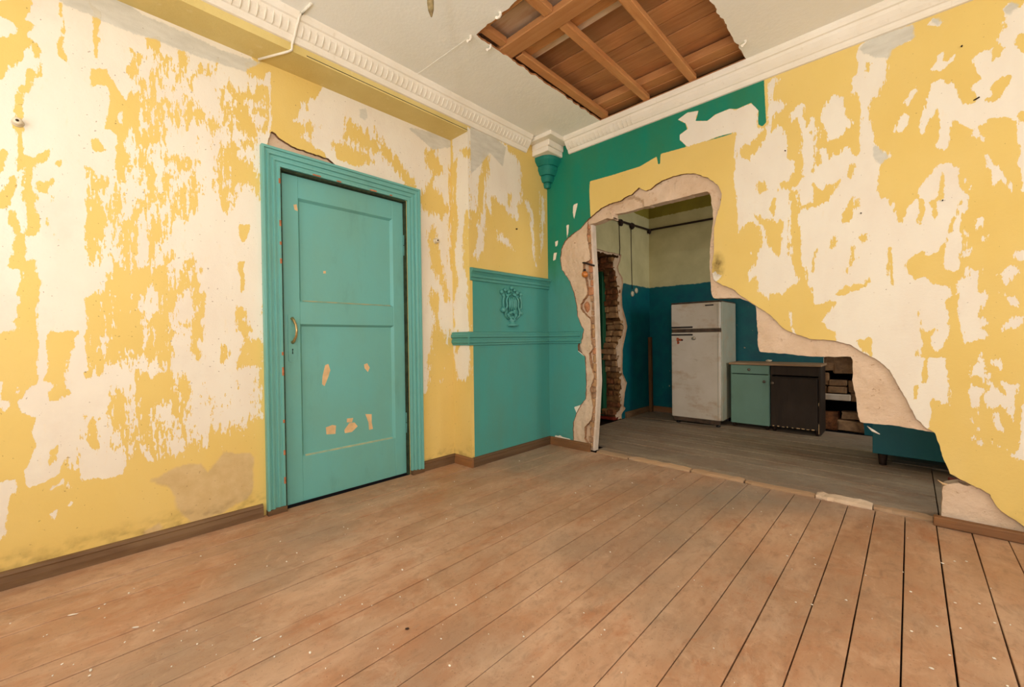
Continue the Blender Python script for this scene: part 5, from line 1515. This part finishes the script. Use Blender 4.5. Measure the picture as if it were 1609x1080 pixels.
# plank in the corner
m = MB().box(-.02, .02, 0, .05, 0, 1.0, .004)
for v in m.bm.verts:
    t = v.co.z
    v.co += Vector((-.028 - .018 * t, 2.19 + .02 * t, .001))
tag(m.build('wooden_plank', M['plank']), 'old wooden plank standing in the kitchen corner', 'plank')

# ---- pipes and wires in the kitchen
e = empty('heating_pipe', (KX + .02, 1.9, 2.43), 'rusty pipe run along two kitchen walls below the ceiling', 'pipe')
MB().tube([(KX + .022, 1.0, 2.40), (KX + .022, 1.5, 2.415), (KX + .022, KY - .03, 2.447)], .013, 8).build('side_run', M['rust'], e)
MB().tube([(KX + .022, KY - .022, 2.447), (.7, KY - .022, 2.435), (2.3, KY - .022, 2.43)], .013, 8).build('back_run', M['rust'], e)
for y, s in ((1.50, 1.0), (1.78, 1.0), (KY - .04, .8)):
    MB().blob((KX + .026, y, 2.40 + .03 * (y - 1.5)), .03 * s, .034 * s, .042 * s, 2, .3, int(y * 10)).build('pipe_clamp', M['rust'], e)
e = empty('switch_pair', (KX + .01, 1.83, 1.57), 'two round white switches on the blue kitchen wall', 'switch')
for px, py in ((993, 462), (999, 457)):
    q = at(px, py, 0, KX)
    MB().lathe([(.001, 0), (.034, 0), (.036, .008), (.03, .016), (.001, .02)], (KX, q[1], q[2]), (1, 0, 0), 18).build('switch', M['ceramic'], e)
q = at(993, 458, 0, KX)
tag(MB().tube([(KX + .004, q[1] - .02, 2.40), (KX + .004, q[1] - .015, 2.0), (KX + .004, q[1], q[2] + .03)], .0045, 6).build('switch_wire', M['wire']), 'dark wire dropping from the pipe to the round switches', 'wire')
q = at(976, 400, 0, KX)
tag(MB().tube([(KX + .004, 1.49, 2.38), (KX + .004, 1.495, 2.2), (KX + .006, 1.50, 2.1), (KX + .004, 1.49, 2.0)], .005, 6).build('loose_wire', M['wire']), 'loose dark wire above the hacked kitchen doorway', 'wire')

# ================================================================== DEBRIS ON THE ROOM FLOOR
for px, py, l, w, a, lab in ((114, 967, .036, .007, .35, 'white plaster sliver on the boards at the lower left'), (213, 987, .026, .008, .2, 'white plaster chip right of the sliver on the left boards'),
                             (404, 1006, .03, .005, .9, 'white splinter on the boards below the door'), (640, 989, .016, .010, .3, 'dark knot of dirt on the middle boards')):
    q = at(px, py, 2, 0.002)
    m = MB()
    m.blob((0, 0, 0), l / 2, w / 2, .003, 1, .3, int(px))
    o = m.build('plaster_chip' if 'white' in lab else 'dirt_lump', M['chipw'] if 'white' in lab else M['rust'])
    o.location = (q[0], q[1], .004)
    o.rotation_euler = (0, 0, YAW + a)
    tag(o, lab, 'debris')
m = MB()
rr = random.Random(12)
for k in range(230):
    px, py = rr.uniform(0, 1609), 700 + 380 * rr.random() ** 1.1
    q = at(px, py, 2, 0)
    if not (q[1] < -.04 and q[0] > .05): continue
    s = rr.choice((.0012, .0015, .002, .0024, .003)) * (1 + .12 * np.linalg.norm(q - CAM))
    m.blob((q[0], q[1], .002), s * rr.uniform(.8, 1.8), s, .0022, 1, .5, k)
tag(m.build('plaster_crumbs', M['chipw']), 'white plaster crumbs scattered over the brown floor boards', 'debris', None, 'stuff')
